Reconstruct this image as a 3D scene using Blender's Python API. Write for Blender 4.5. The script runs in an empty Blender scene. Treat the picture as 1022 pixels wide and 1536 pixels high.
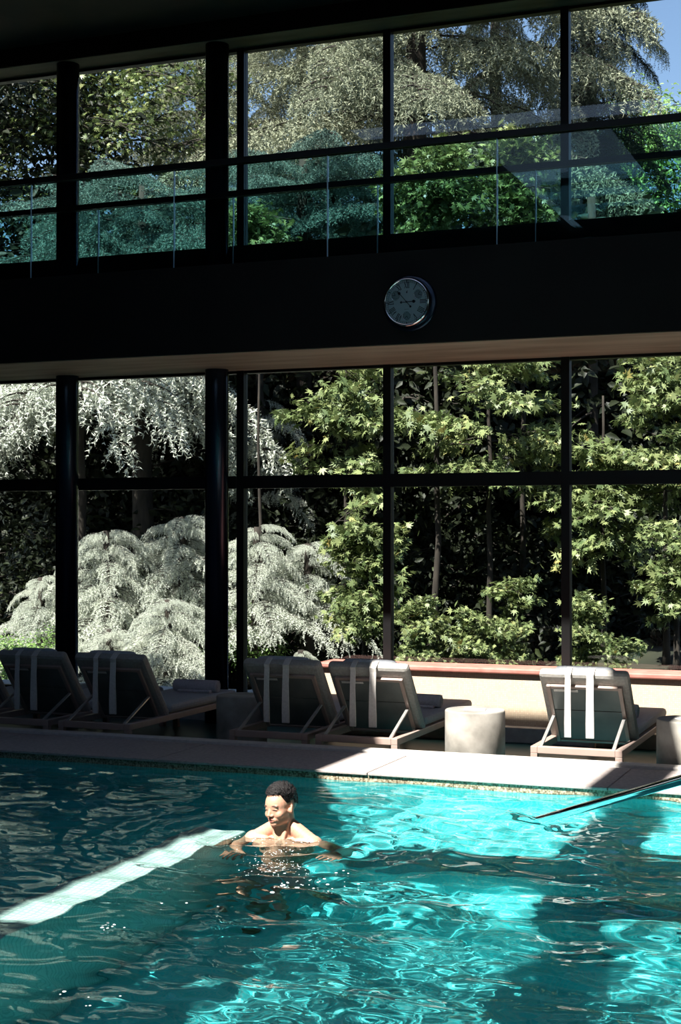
import bpy, bmesh, math, random
import numpy as np
from mathutils import Vector, Matrix, Euler
rnd = random.Random(7)
R = math.radians
scene = bpy.context.scene
COL = scene.collection

# ------------------------------------------------------------------ camera
F = 2250.0; HY = 797.0; EYE = 1.59; YAW = R(21.4)
cam_d = bpy.data.cameras.new('camera'); cam = bpy.data.objects.new('camera', cam_d); COL.objects.link(cam)
cam_d.sensor_fit = 'VERTICAL'; cam_d.sensor_height = 36.0; cam_d.lens = 36.0*F/1536.0
cam.location = (0, 0, EYE)
cam.rotation_euler = (R(90)+math.atan((HY-768)/F), 0, YAW)
cam_d.clip_end = 500
scene.camera = cam
fw = (-math.sin(YAW), math.cos(YAW)); rt = (math.cos(YAW), math.sin(YAW))
def at(x, d, z=0.0):
    """world point on the ground: picture column x at distance d"""
    u = (x-511)/F
    return Vector((fw[0]*d+rt[0]*u*d, fw[1]*d+rt[1]*u*d, z))

# ------------------------------------------------------------------ materials
def nodes(name):
    m = bpy.data.materials.new(name); m.use_nodes = True
    nt = m.node_tree; nt.nodes.clear()
    out = nt.nodes.new('ShaderNodeOutputMaterial')
    return m, nt, out
def N(nt, t, **kw):
    n = nt.nodes.new('ShaderNode'+t)
    for k, v in kw.items():
        if k in n.inputs.keys() if isinstance(k, str) and k in [i.name for i in n.inputs] else False:
            n.inputs[k].default_value = v
        else:
            try: setattr(n, k, v)
            except Exception: n.inputs[k.replace('_', ' ')].default_value = v
    return n
def c4(c): return (c[0], c[1], c[2], 1)
def basic(name, c1, c2=None, rough=.6, scale=12, metallic=0, bump=0.0, bscale=None, spec=.5, detail=4, stretch=(1, 1, 1)):
    m, nt, out = nodes(name); L = nt.links
    b = N(nt, 'BsdfPrincipled'); b.inputs['Roughness'].default_value = rough; b.inputs['Metallic'].default_value = metallic
    b.inputs['Specular IOR Level'].default_value = spec
    tc = N(nt, 'TexCoord'); mp = N(nt, 'Mapping'); mp.inputs['Scale'].default_value = stretch
    L.new(tc.outputs['Object'], mp.inputs[0])
    no = N(nt, 'TexNoise'); no.inputs['Scale'].default_value = scale; no.inputs['Detail'].default_value = detail
    L.new(mp.outputs[0], no.inputs['Vector'])
    rp = N(nt, 'ValToRGB'); rp.color_ramp.elements[0].color = c4(c1); rp.color_ramp.elements[1].color = c4(c2 or c1)
    rp.color_ramp.elements[0].position = .35; rp.color_ramp.elements[1].position = .65
    L.new(no.outputs['Fac'], rp.inputs[0]); L.new(rp.outputs[0], b.inputs['Base Color'])
    if bump:
        n2 = N(nt, 'TexNoise'); n2.inputs['Scale'].default_value = bscale or scale*4; L.new(mp.outputs[0], n2.inputs['Vector'])
        bp = N(nt, 'Bump'); bp.inputs['Strength'].default_value = bump; bp.inputs['Distance'].default_value = .01
        L.new(n2.outputs['Fac'], bp.inputs['Height']); L.new(bp.outputs[0], b.inputs['Normal'])
    L.new(b.outputs[0], out.inputs[0])
    return m
def tiles(name, c1, c2, mortar, size=.05, axes='XY', rough=.35, msize=.004, bump=.15):
    m, nt, out = nodes(name); L = nt.links
    b = N(nt, 'BsdfPrincipled'); b.inputs['Roughness'].default_value = rough
    tc = N(nt, 'TexCoord'); sp = N(nt, 'SeparateXYZ'); cb = N(nt, 'CombineXYZ')
    L.new(tc.outputs['Object'], sp.inputs[0])
    L.new(sp.outputs[axes[0]], cb.inputs[0]); L.new(sp.outputs[axes[1]], cb.inputs[1])
    br = N(nt, 'TexBrick'); br.offset = 0.0 if size < .08 else .5
    br.inputs['Scale'].default_value = 1; br.inputs['Brick Width'].default_value = size if size < .08 else size*2; br.inputs['Row Height'].default_value = size
    br.inputs['Mortar Size'].default_value = msize; br.inputs['Color1'].default_value = c4(c1); br.inputs['Color2'].default_value = c4(c2); br.inputs['Mortar'].default_value = c4(mortar)
    L.new(cb.outputs[0], br.inputs['Vector']); L.new(br.outputs[0], b.inputs['Base Color'])
    bp = N(nt, 'Bump'); bp.inputs['Strength'].default_value = bump; bp.inputs['Distance'].default_value = .003; bp.invert = True
    L.new(br.outputs['Fac'], bp.inputs['Height']); L.new(bp.outputs[0], b.inputs['Normal'])
    L.new(b.outputs[0], out.inputs[0])
    return m
def glass_mat(name, tint=(1, 1, 1), refl=1.0):
    m, nt, out = nodes(name); L = nt.links
    t = N(nt, 'BsdfTransparent'); t.inputs[0].default_value = c4(tint)
    g = N(nt, 'BsdfGlossy'); g.inputs['Roughness'].default_value = 0.0; g.inputs[0].default_value = (refl, refl, refl, 1)
    fr = N(nt, 'Fresnel'); fr.inputs[0].default_value = 1.45
    mx = N(nt, 'MixShader'); L.new(fr.outputs[0], mx.inputs[0]); L.new(t.outputs[0], mx.inputs[1]); L.new(g.outputs[0], mx.inputs[2])
    L.new(mx.outputs[0], out.inputs[0]); return m
def leaf_mat(name, stops, rough=.45, trans=.3, spec=.5):
    m, nt, out = nodes(name); L = nt.links
    a = N(nt, 'Attribute'); a.attribute_name = 'rnd'
    oi = N(nt, 'ObjectInfo')
    ad = N(nt, 'Math'); ad.operation = 'MULTIPLY_ADD'; ad.inputs[1].default_value = .8
    m2 = N(nt, 'Math'); m2.operation = 'MULTIPLY'; m2.inputs[1].default_value = .2
    L.new(a.outputs['Fac'], ad.inputs[0]); L.new(oi.outputs['Random'], m2.inputs[0]); L.new(m2.outputs[0], ad.inputs[2])
    rp = N(nt, 'ValToRGB'); el = rp.color_ramp.elements
    while len(el) < len(stops): el.new(.5)
    for e, (p, c) in zip(el, stops): e.position = p; e.color = c4(c)
    L.new(ad.outputs[0], rp.inputs[0])
    b = N(nt, 'BsdfPrincipled'); b.inputs['Roughness'].default_value = rough; b.inputs['Specular IOR Level'].default_value = spec
    t = N(nt, 'BsdfTranslucent'); mx = N(nt, 'MixShader'); mx.inputs[0].default_value = trans
    L.new(rp.outputs[0], b.inputs['Base Color']); L.new(rp.outputs[0], t.inputs[0])
    L.new(b.outputs[0], mx.inputs[1]); L.new(t.outputs[0], mx.inputs[2]); L.new(mx.outputs[0], out.inputs[0])
    return m

M = {}
M['black'] = basic('black_metal', (.006, .0065, .007), (.009, .009, .010), rough=.45, scale=3, spec=.25)
M['fascia'] = basic('fascia_panel', (.006, .006, .006), (.009, .009, .0085), rough=.7, scale=2, spec=.15)
M['soffit'] = basic('soffit_plaster', (.34, .28, .21), (.52, .45, .35), rough=.75, scale=2.2, stretch=(.5, 2.5, 1), bump=.1)
M['ceil'] = basic('ceiling_board', (.05, .045, .04), (.07, .06, .05), rough=.85, scale=2)
M['wall'] = basic('room_wall', (.05, .045, .04), (.06, .055, .05), rough=.85, scale=2)
M['col'] = basic('column_paint', (.009, .02, .045), (.011, .024, .05), rough=.25, scale=2, spec=.9, metallic=.6)  # black columns; the sky's blue reflection is put into the base colour
M['pooltile'] = tiles('pool_mosaic', (.05, .73, .78), (.11, .84, .87), (.22, .80, .82), size=.03)
M['poolwall'] = tiles('pool_wall_mosaic', (.05, .73, .78), (.11, .84, .87), (.24, .80, .82), size=.03, axes='XZ')
M['poolwally'] = tiles('pool_side_mosaic', (.05, .73, .78), (.11, .84, .87), (.24, .80, .82), size=.03, axes='YZ')
M['ledge'] = tiles('white_ledge_tile', (.72, .80, .76), (.82, .88, .84), (.5, .66, .62), size=.03)
M['deck'] = tiles('deck_tile', (.01, .085, .10), (.014, .10, .115), (.01, .05, .06), size=.25, rough=.3)
M['stone'] = basic('coping_stone', (.34, .295, .285), (.45, .395, .38), rough=.7, scale=45, bump=.15, bscale=160)
M['stonelip'] = basic('pale_stone_lip', (.55, .52, .49), (.64, .60, .57), rough=.6, scale=30)
def granite():
    m, nt, out = nodes('granite_face'); L = nt.links
    b = N(nt, 'BsdfPrincipled'); b.inputs['Roughness'].default_value = .45
    tc = N(nt, 'TexCoord'); v = N(nt, 'TexNoise'); v.inputs['Scale'].default_value = 90; v.inputs['Detail'].default_value = 6
    L.new(tc.outputs['Object'], v.inputs['Vector'])
    rp = N(nt, 'ValToRGB'); e = rp.color_ramp.elements; e.new(.5)
    for q, (p, c) in zip(e, [(.35, (.10, .07, .04)), (.5, (.30, .25, .17)), (.65, (.55, .50, .38))]): q.position = p; q.color = c4(c)
    L.new(v.outputs['Fac'], rp.inputs[0]); L.new(rp.outputs[0], b.inputs['Base Color']); L.new(b.outputs[0], out.inputs[0])
    return m
M['granite'] = granite()
M['waterline'] = tiles('waterline_tile', (.55, .58, .5), (.62, .62, .55), (.2, .25, .22), size=.022, axes='XZ')
M['spawall'] = tiles('cream_mosaic', (.60, .46, .33), (.70, .57, .42), (.55, .43, .32), size=.016, axes='XZ', msize=.002, rough=.5)
M['red'] = basic('red_stone_coping', (.40, .15, .12), (.52, .22, .18), rough=.6, scale=10, bump=.1)
M['kerb'] = basic('grey_kerb', (.28, .27, .27), (.36, .35, .35), rough=.7, scale=14)
M['frame'] = basic('taupe_aluminium', (.36, .27, .235), (.40, .30, .26), rough=.45, scale=8, spec=.4)
M['fabric'] = basic('taupe_canvas', (.31, .295, .275), (.38, .365, .34), rough=.9, scale=60, bump=.2, bscale=400)
M['sling'] = basic('grey_panel', (.13, .14, .135), (.17, .18, .17), rough=.55, scale=8)
M['strut'] = basic('brushed_steel', (.62, .61, .60), (.72, .71, .70), rough=.3, metallic=.7, scale=20)
M['cushion'] = basic('blue_grey_cushion', (.36, .38, .42), (.42, .44, .48), rough=.95, scale=50, bump=.25, bscale=350)
M['towel'] = basic('lilac_grey_towel', (.52, .50, .54), (.62, .60, .64), rough=1.0, scale=70, bump=.6, bscale=260, spec=.1)
M['strap'] = basic('pale_strap', (.58, .55, .52), (.66, .63, .60), rough=.9, scale=70, bump=.2, bscale=300)
M['rubber'] = basic('white_wheel', (.62, .62, .60), (.7, .7, .68), rough=.5)
M['concrete'] = basic('cast_concrete', (.19, .18, .16), (.39, .37, .335), rough=.75, scale=5, detail=8, bump=.1, bscale=40)
M['paper'] = basic('white_card', (.75, .75, .75), (.8, .8, .8), rough=.6)
M['chrome'] = basic('chrome', (.85, .86, .88), (.9, .9, .92), rough=.06, metallic=1, scale=3)
M['dial'] = basic('clock_dial', (.66, .80, .80), (.72, .84, .84), rough=.5, scale=6)
M['ink'] = basic('clock_ink', (.01, .02, .03), (.015, .025, .035), rough=.5)
M['subdial'] = basic('subdial_grey', (.32, .42, .42), (.38, .48, .48), rough=.5)
M['pane'] = glass_mat('window_glass', (.95, .97, .97), .6)
M['railglass'] = glass_mat('railing_glass', (.78, .92, .92), .3)
M['edge'] = basic('glass_edge', (.45, .62, .75), (.55, .7, .85), rough=.25, scale=5)
M['bark'] = basic('bark', (.018, .014, .011), (.045, .036, .028), rough=.95, scale=14, stretch=(1, 1, .25), bump=.6, bscale=20)
M['soil'] = basic('garden_soil', (.008, .010, .005), (.025, .028, .012), rough=1, scale=1.5, detail=8, bump=.5, bscale=6)
M['paving'] = basic('terrace_paving', (.30, .30, .30), (.38, .38, .38), rough=.85, scale=9)
M['foam'] = basic('water_foam', (.85, .9, .9), (.9, .95, .95), rough=.5)
M['screen'] = basic('perforated_steel', (.03, .03, .035), (.04, .04, .045), rough=.5)
M['n_silver'] = leaf_mat('silver_needles', [(0, (.34, .38, .32)), (.5, (.68, .71, .62)), (1, (.85, .86, .76))], rough=.75, trans=.15, spec=.3)
M['n_olive'] = leaf_mat('olive_needles', [(0, (.10, .12, .08)), (.5, (.27, .29, .20)), (1, (.50, .50, .34))], rough=.75, trans=.15, spec=.3)
M['n_blue'] = leaf_mat('blue_green_needles', [(0, (.04, .08, .07)), (.5, (.13, .22, .185)), (1, (.32, .45, .38))], rough=.75, trans=.15, spec=.3)
M['n_dark'] = leaf_mat('dark_needles', [(0, (.012, .02, .014)), (.6, (.03, .042, .028)), (1, (.09, .11, .07))], rough=.8, trans=.1, spec=.2)  # shade on these cedars is painted into the needle colour
M['l_maple'] = leaf_mat('maple_leaf', [(0, (.05, .09, .03)), (.45, (.17, .22, .085)), (.8, (.32, .36, .15)), (.93, (.48, .38, .12)), (1, (.50, .24, .08))], rough=.5, trans=.22, spec=.45)
M['l_green'] = leaf_mat('green_leaf', [(0, (.03, .05, .015)), (.5, (.13, .18, .055)), (1, (.46, .48, .20))], rough=.4, trans=.3, spec=.5)
M['l_pale'] = leaf_mat('pale_leaf', [(0, (.12, .24, .06)), (.5, (.24, .40, .11)), (1, (.42, .55, .2))], rough=.5, trans=.35, spec=.4)
M['l_dark'] = leaf_mat('dark_leaf', [(0, (.006, .009, .004)), (.7, (.016, .023, .008)), (1, (.08, .10, .035))], rough=.55, trans=.12, spec=.3)  # deep shade of the wood is painted into the leaf colour
M['l_red'] = leaf_mat('red_petal', [(0, (.5, .03, .03)), (1, (.75, .12, .10))], rough=.5, trans=.2)

# ------------------------------------------------------------------ object helpers
def tag(o, label=None, cat=None, group=None, kind=None):
    if label: o['label'] = label
    if cat: o['category'] = cat
    if group: o['group'] = group
    if kind: o['kind'] = kind
    return o
def link(name, me, parent=None, mat=None):
    o = bpy.data.objects.new(name, me); COL.objects.link(o)
    if parent: o.parent = parent
    if mat and me is not None and not me.materials: me.materials.append(mat)
    return o
def empty(name, loc=(0, 0, 0), rz=0):
    o = bpy.data.objects.new(name, None); o.location = loc; o.rotation_euler = (0, 0, rz); o.empty_display_size = .1
    COL.objects.link(o); return o
class MB:
    def __init__(s): s.v = []; s.f = []; s.sm = []
    def add(s, vs, fs, smooth=False):
        n = len(s.v); s.v += [tuple(v) for v in vs]; s.f += [tuple(i+n for i in f) for f in fs]; s.sm += [smooth]*len(fs); return s
    def box(s, a, b):
        (x0, y0, z0), (x1, y1, z1) = a, b
        return s.add([(x0, y0, z0), (x1, y0, z0), (x1, y1, z0), (x0, y1, z0), (x0, y0, z1), (x1, y0, z1), (x1, y1, z1), (x0, y1, z1)],
                     [(0, 3, 2, 1), (4, 5, 6, 7), (0, 1, 5, 4), (1, 2, 6, 5), (2, 3, 7, 6), (3, 0, 4, 7)])
    def beam(s, p, q, w, h, up=(0, 0, 1)):
        p = Vector(p); q = Vector(q); d = (q-p).normalized(); sd = d.cross(Vector(up)).normalized(); u = sd.cross(d)
        vs = []
        for c in (p, q):
            for a, b in ((-1, -1), (1, -1), (1, 1), (-1, 1)): vs.append(c+sd*a*w/2+u*b*h/2)
        return s.add(vs, [(0, 1, 2, 3), (7, 6, 5, 4), (0, 4, 5, 1), (1, 5, 6, 2), (2, 6, 7, 3), (3, 7, 4, 0)])
    def tube(s, pts, r, seg=12, cap=True):
        pts = [Vector(p) for p in pts]; rs = r if isinstance(r, (list, tuple)) else [r]*len(pts)
        vs = []; fs = []
        up = Vector((0, 0, 1)); prev = None
        for i, p in enumerate(pts):
            d = (pts[min(i+1, len(pts)-1)]-pts[max(i-1, 0)]).normalized()
            a = prev if prev is not None else (up if abs(d.z) < .9 else Vector((1, 0, 0)))
            e1 = (a-d*a.dot(d)).normalized(); e2 = d.cross(e1); prev = e1
            for k in range(seg):
                t = 2*math.pi*k/seg; vs.append(p+(e1*math.cos(t)+e2*math.sin(t))*rs[i])
        for i in range(len(pts)-1):
            for k in range(seg):
                a = i*seg+k; b = i*seg+(k+1) % seg; fs.append((a, b, b+seg, a+seg))
        s.add(vs, fs, True)
        if cap:
            n = len(s.v)-len(vs)
            s.f += [tuple(n+k for k in reversed(range(seg))), tuple(n+(len(pts)-1)*seg+k for k in range(seg))]; s.sm += [False, False]
        return s
    def lathe(s, prof, c=(0, 0, 0), seg=40, axis='Z', cap=True):
        vs = []; fs = []; n = len(prof)
        for (r, h) in prof:
            for k in range(seg):
                t = 2*math.pi*k/seg
                p = (r*math.cos(t), r*math.sin(t), h) if axis == 'Z' else (r*math.cos(t), -h, r*math.sin(t)) if axis == 'Y' else (h, r*math.cos(t), r*math.sin(t))
                vs.append((p[0]+c[0], p[1]+c[1], p[2]+c[2]))
        for i in range(n-1):
            for k in range(seg):
                a = i*seg+k; b = i*seg+(k+1) % seg; fs.append((a, b, b+seg, a+seg))
        s.add(vs, fs, True)
        if cap:
            m = len(s.v)-len(vs)
            s.f += [tuple(m+k for k in reversed(range(seg))), tuple(m+(n-1)*seg+k for k in range(seg))]; s.sm += [False, False]
        return s
    def build(s, name, mat, parent=None, bevel=0, kind=None, label=None):
        me = bpy.data.meshes.new(name); me.from_pydata(s.v, [], s.f); me.update()
        me.polygons.foreach_set('use_smooth', s.sm)
        me.materials.append(mat)
        bm = bmesh.new(); bm.from_mesh(me); bmesh.ops.recalc_face_normals(bm, faces=bm.faces); bm.to_mesh(me); bm.free()
        o = link(name, me, parent)
        if bevel:
            b = o.modifiers.new('bevel', 'BEVEL'); b.width = bevel; b.segments = 2; b.limit_method = 'ANGLE'
        if kind: o['kind'] = kind
        if label: o['label'] = label
        return o
def children_of(o): return [c for c in COL.objects if c.parent == o]
def copy_tree(root, kids):
    c = root.copy(); COL.objects.link(c)
    for k, sub in kids:
        a = k.copy(); COL.objects.link(a); a.parent = c
        for g in sub:
            b = g.copy(); COL.objects.link(b); b.parent = a
    return c
def kids_of(root): return [(k, children_of(k)) for k in children_of(root)]

# ------------------------------------------------------------------ building
YG = 12.6; YF = 11.27; YC = 12.40; YT = 12.28
ZS = 3.075; ZB = 3.816; ZSILL = 4.206; ZTOP = 6.07; ZCEIL = 6.25
XL, XR, YB = -12.5, 3.2, -4.5
YE = 8.95          # far edge of the pool
DECK = -.16
DEPTH = -1.25
SX = [-9.45, -7.79, -6.18, -5.92, -4.48, -2.87, -1.26, .35, 1.96, 3.2]

MB().box((XL-.3, YB, 0), (XL, YG, ZCEIL)).build('wall_left', M['wall'], kind='structure')
MB().box((XR, YB, 0), (XR+.3, YG, ZCEIL)).build('wall_right', M['wall'], kind='structure')
wb = MB()
for a_, b_ in (((XL-.3, 0), (XR+.3, 4.4)), ((XL-.3, 5.8), (XR+.3, ZCEIL)), ((XL-.3, 4.4), (-4.3, 5.8)), ((2.9, 4.4), (XR+.3, 5.8))): wb.box((a_[0], YB-.3, a_[1]), (b_[0], YB, b_[1]))
wb.build('wall_back', M['wall'], kind='structure')
wf = MB()
for k_ in range(5): wf.box((-4.3+k_*1.8-.03, YB-.12, 4.4), (-4.3+k_*1.8+.03, YB-.02, 5.8))
wfo = wf.build('window_back', M['black'], kind='structure')  # unseen window, added so sky light reaches the clock and fascia
MB().box((-4.3, YB-.08, 4.4), (2.9, YB-.07, 5.8)).build('pane', M['pane'], wfo)
# deck floor beyond the pool
MB().box((XL, 9.92, DECK-.3), (XR, YG+.1, DECK)).build('floor', M['deck'], kind='structure')
# deck around the near side of the pool (camera stands on it)
MB().box((XL, YB, -.3), (XR, 1.2, .04)).build('floor_near', M['stone'], kind='structure')

# sun: direction of travel
SAZ = R(20); SEL = R(55)
def off(z): L = z/math.tan(SEL); return math.sin(SAZ)*L, math.cos(SAZ)*L
ox, oy = off(ZCEIL)
OPEN = [  # rectangles at water level (x0,x1,y0,y1) that receive sun, carried back as unseen ceiling openings shaped to place the sun
    (-3.66, -2.90, 6.72, 10.75), (-2.90, -1.90, 7.35, 10.75), (-4.9, -.6, 12.18, 13.1), (-3.12, -1.90, 3.3, 6.85),
    (-1.52, -.2, 7.75, 10.75), (-1.52, -.2, 3.3, 6.6), (-3.68, -3.42, 5.2, 6.72), (-3.68, -3.42, 3.6, 5.0)]
ops = [(a-ox, b-ox, c-oy, d-oy) for a, b, c, d in OPEN]
xs = sorted(set([XL-.3, XR+.3]+[v for o in ops for v in o[:2]])); ys = sorted(set([YB-.3, YG+.05]+[v for o in ops for v in o[2:]]))
cb = MB(); T = .12
def is_open(i, j):
    if i < 0 or j < 0 or i >= len(xs)-1 or j >= len(ys)-1: return None
    cx = (xs[i]+xs[i+1])/2; cy = (ys[j]+ys[j+1])/2
    return any(o[0] < cx < o[1] and o[2] < cy < o[3] for o in ops)
for i in range(len(xs)-1):
    for j in range(len(ys)-1):
        if is_open(i, j): continue
        cb.box((xs[i], ys[j], ZCEIL), (xs[i+1], ys[j+1], ZCEIL+T))
cb.build('ceiling', M['ceil'], kind='structure')
# frames on two of the unseen sun-shaping openings
for k, (a, b, c, d) in enumerate([ops[3], ops[5]]):
    f = MB()
    for (p, q) in (((a-.05, c-.05), (b+.05, c)), ((a-.05, d), (b+.05, d+.05)), ((a-.05, c), (a, d)), ((b, c), (b+.05, d))):
        f.box((p[0], p[1], ZCEIL+T), (q[0], q[1], ZCEIL+T+.06))
    fo = f.build('window_roof', M['black'], kind='structure')
    MB().box((a, c, ZCEIL+T+.02), (b, d, ZCEIL+T+.03)).build('pane', M['pane'], fo)

# beams and balcony
MB().box((XL, YT, ZTOP), (XR, YG+.05, ZCEIL)).build('beam_soffit', M['soffit'], kind='structure')
MB().box((XL, YT-.02, ZTOP+.004), (XR, YT-.001, ZCEIL)).build('beam_fascia', M['fascia'], kind='structure')
MB().box((XL, YF+.02, ZS), (XR, YG+.08, ZB-.02)).build('balcony_slab', M['soffit'], kind='structure')
MB().box((XL, YF-.02, ZS+.004), (XR, YF+.02, ZB)).build('balcony_fascia', M['fascia'], kind='structure')
MB().box((XL, YF+.02, ZB-.02), (XR, YG-.09, ZB)).build('balcony_floor', M['fascia'], kind='structure')
MB().box((XL, YG-.08, ZB-.02), (XR, YG+.08, ZSILL)).build('wall_upstand', M['fascia'], kind='structure')
for x in (-6.08, -7.67, -9.26, -10.85):
    MB().lathe([(.108, DECK), (.108, ZTOP)], (x, YC, 0), 36).build('column', M['col'], kind='structure')

# windows: each bay a frame and its panes
def window(n, x0, x1, z0, z1, transoms, hs=.036):
    f = MB()
    for x, w in ((x0, hs), (x1, hs)):
        a, b = (x, x+w) if x == x0 else (x-w, x)
        f.box((a, YG-.04, z0), (b, YG+.05, z1))
    f.box((x0, YG-.04, z0), (x1, YG+.05, z0+.03)); f.box((x0, YG-.03, z1-.025), (x1, YG+.05, z1))
    zz = [z0]
    for (a, b) in transoms:
        f.box((x0+hs, YG-.05, a), (x1-hs, YG+.05, b)); zz += [a, b]
    zz.append(z1)
    fo = f.build('window_%d' % n, M['black'], kind='structure')
    for k in range(0, len(zz), 2):
        MB().box((x0+hs, YG-.004, zz[k]+.0), (x1-hs, YG+.004, zz[k+1])).build('pane', M['pane'], fo)
    return fo
n = 1
xs_w = [-11.06]+SX
for a, b in zip(xs_w[:-1], xs_w[1:]):
    window(n, a, b, .05 if b < -5 else DECK+.02, ZS, [(1.985, 2.10)]); n += 1
for a, b in zip(xs_w[:-1], xs_w[1:]):
    window(n, a, b, ZSILL, ZTOP, []); n += 1
MB().box((XL, YG-.09, DECK), (-5.2, YG+.12, .05)).build('trim_1', M['kerb'], kind='structure')

# two glazed guard rails on the balcony
def railing(name, y, zt, zb, th, xs_, label):
    root = empty(name, (0, y, ZB)); tag(root, label, 'railing')
    MB().box((XL, -.035, zt-th-ZB), (XR, .03, zt-ZB)).build('handrail', M['black'], root)
    for a, b in zip(xs_[:-1], xs_[1:]):
        p = MB().box((a+.006, -.006, zb-ZB), (b-.006, .006, zt-th-ZB)).build('glass_panel', M['railglass'], root)
        MB().box((b-.0055, -.007, zb-ZB), (b+.0005, .007, zt-th-ZB)).build('panel_edge', M['edge'], p)
    return root
def xat(px, y):
    u = (px-511)/F; return (fw[0]+rt[0]*u)/(fw[1]+rt[1]*u)*y
railing('glass_railing', YF+.06, 4.71, ZB, .05, [-9.4]+[xat(p, YF+.06) for p in (-180, 46, 261, 492, 747)]+[-.9, .4, 1.7, 3.1],
        'long glass balustrade with black handrail along the balcony front edge')
railing('glass_screen', 12.19, 4.65, ZB, .05, [-11.5]+[xat(p, 12.19) for p in (-60, 147, 350, 567, 805)]+[-1.1, .4, 1.9, 3.1],
        'lower glass guard with black rail standing before the upper windows')
# perforated screen at the left
ps = MB(); x0 = xat(-110, 12.2); x1 = xat(9, 12.2); zc = -.1; nx = 12; st = (x1-x0)/nx
for z0, z1 in ((DECK, ZS), (ZB, ZTOP)):
    nz = int((z1-z0)/st); sz = (z1-z0)/nz
    for i in range(nx+1): ps.box((x0+i*st-st*.28, 12.0, z0), (x0+i*st+st*.28, 12.012, z1))
    for j in range(nz+1): ps.box((x0-st*.28, 12.001, z0+j*sz-sz*.28 if j else z0), (x1+st*.28, 12.011, min(z0+j*sz+sz*.28, z1)))
tag(ps.build('perforated_screen', M['screen']), 'tall dark perforated metal screen before the leftmost windows', 'screen')

# ------------------------------------------------------------------ clock
cx = xat(611, YF-.06); cd = YF-.02
u = (611-511)/F; dd = (YF-.10)/(fw[1]+rt[1]*u)
czz = EYE+(HY-452.5)/F*dd
ck = empty('wall_clock', (xat(611, YF-.10), YF-.02, czz)); tag(ck, 'round chrome wall clock with roman numerals and three small subdials', 'clock')
RD = .178
MB().lathe([(RD+.012, 0), (RD+.014, .03), (RD+.014, .085), (RD+.006, .098), (RD-.004, .098), (RD-.004, .086)], seg=64, axis='Y', cap=False).build('case', M['chrome'], ck)
MB().lathe([(RD+.045, 0), (RD+.045, .012), (RD+.03, .018), (RD+.012, .018)], seg=64, axis='Y', cap=False).build('back_ring', M['col'], ck)
MB().lathe([(.001, .084), (RD-.003, .084)], seg=64, axis='Y', cap=False).build('dial', M['dial'], ck)
def tri_text(body, size):
    c = bpy.data.curves.new('t', 'FONT'); c.body = body; c.size = size; c.align_x = 'CENTER'; c.align_y = 'CENTER'; c.extrude = .0008
    o = bpy.data.objects.new('t', c); COL.objects.link(o)
    dg = bpy.context.evaluated_depsgraph_get(); me = bpy.data.meshes.new_from_object(o.evaluated_get(dg))
    vs = [v.co.copy() for v in me.vertices]; fs = [tuple(p.vertices) for p in me.polygons]
    bpy.data.objects.remove(o); bpy.data.curves.remove(c); return vs, fs
def bars(m, strokes, ang, r, h, depth):
    """strokes in numeral-local coords (x,y), placed radially, upright outward"""
    ca, sa = math.cos(-ang), math.sin(-ang)
    for (ax, ay, bx, by, w) in strokes:
        P = []
        for (px, py) in ((ax, ay), (bx, by)):
            X = px*h; Y = py*h+r; P.append(Vector((X*ca-Y*sa, -depth, X*sa+Y*ca)))
        m.beam(P[0], P[1], w*h, .001, up=(0, 1, 0))
def roman(s):
    out = []; x = 0; w = {'I': .26, 'V': .48, 'X': .48}
    tot = sum(w[c] for c in s); x = -tot/2
    for c in s:
        q = w[c]; m = x+q/2
        if c == 'I': out.append((m, -.5, m, .5, .13)); out += [(m-.11, .5, m+.11, .5, .06), (m-.11, -.5, m+.11, -.5, .06)]
        if c == 'V': out += [(m-.17, .5, m, -.5, .13), (m+.17, .5, m, -.5, .06), (m-.25, .5, m-.1, .5, .06), (m+.12, .5, m+.25, .5, .06)]
        if c == 'X': out += [(m-.17, .5, m+.17, -.5, .13), (m+.17, .5, m-.17, -.5, .06), (m-.25, .5, m-.1, .5, .06), (m+.12, .5, m+.25, .5, .06), (m-.25, -.5, m-.1, -.5, .06), (m+.12, -.5, m+.25, -.5, .06)]
        x += q
    return out
for k, s in enumerate(['XII', 'I', 'II', 'III', 'IIII', 'V', 'VI', 'VII', 'VIII', 'IX', 'X', 'XI']):
    if s in ('VI', 'II', 'X'): pass
    if s == 'VI' : continue
    if s == 'II' or s == 'X': continue
    nm = MB(); bars(nm, roman(s), k*math.pi/6, RD*.745, .044, .0855); nm.build('numeral', M['ink'], ck)
tk = MB()
for k in range(60):
    a = k*math.pi/30; r0, r1 = RD*.89, RD*(.95 if k % 5 else .97)
    tk.beam((r0*math.sin(a), -.0855, r0*math.cos(a)), (r1*math.sin(a), -.0855, r1*math.cos(a)), .0018 if k % 5 else .007, .001, up=(0, 1, 0))
tk.tube([(RD*.885*math.sin(t*math.pi/36), -.0853, RD*.885*math.cos(t*math.pi/36)) for t in range(73)], .0009, 6, False)
tk.build('minute_track', M['ink'], ck)
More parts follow.
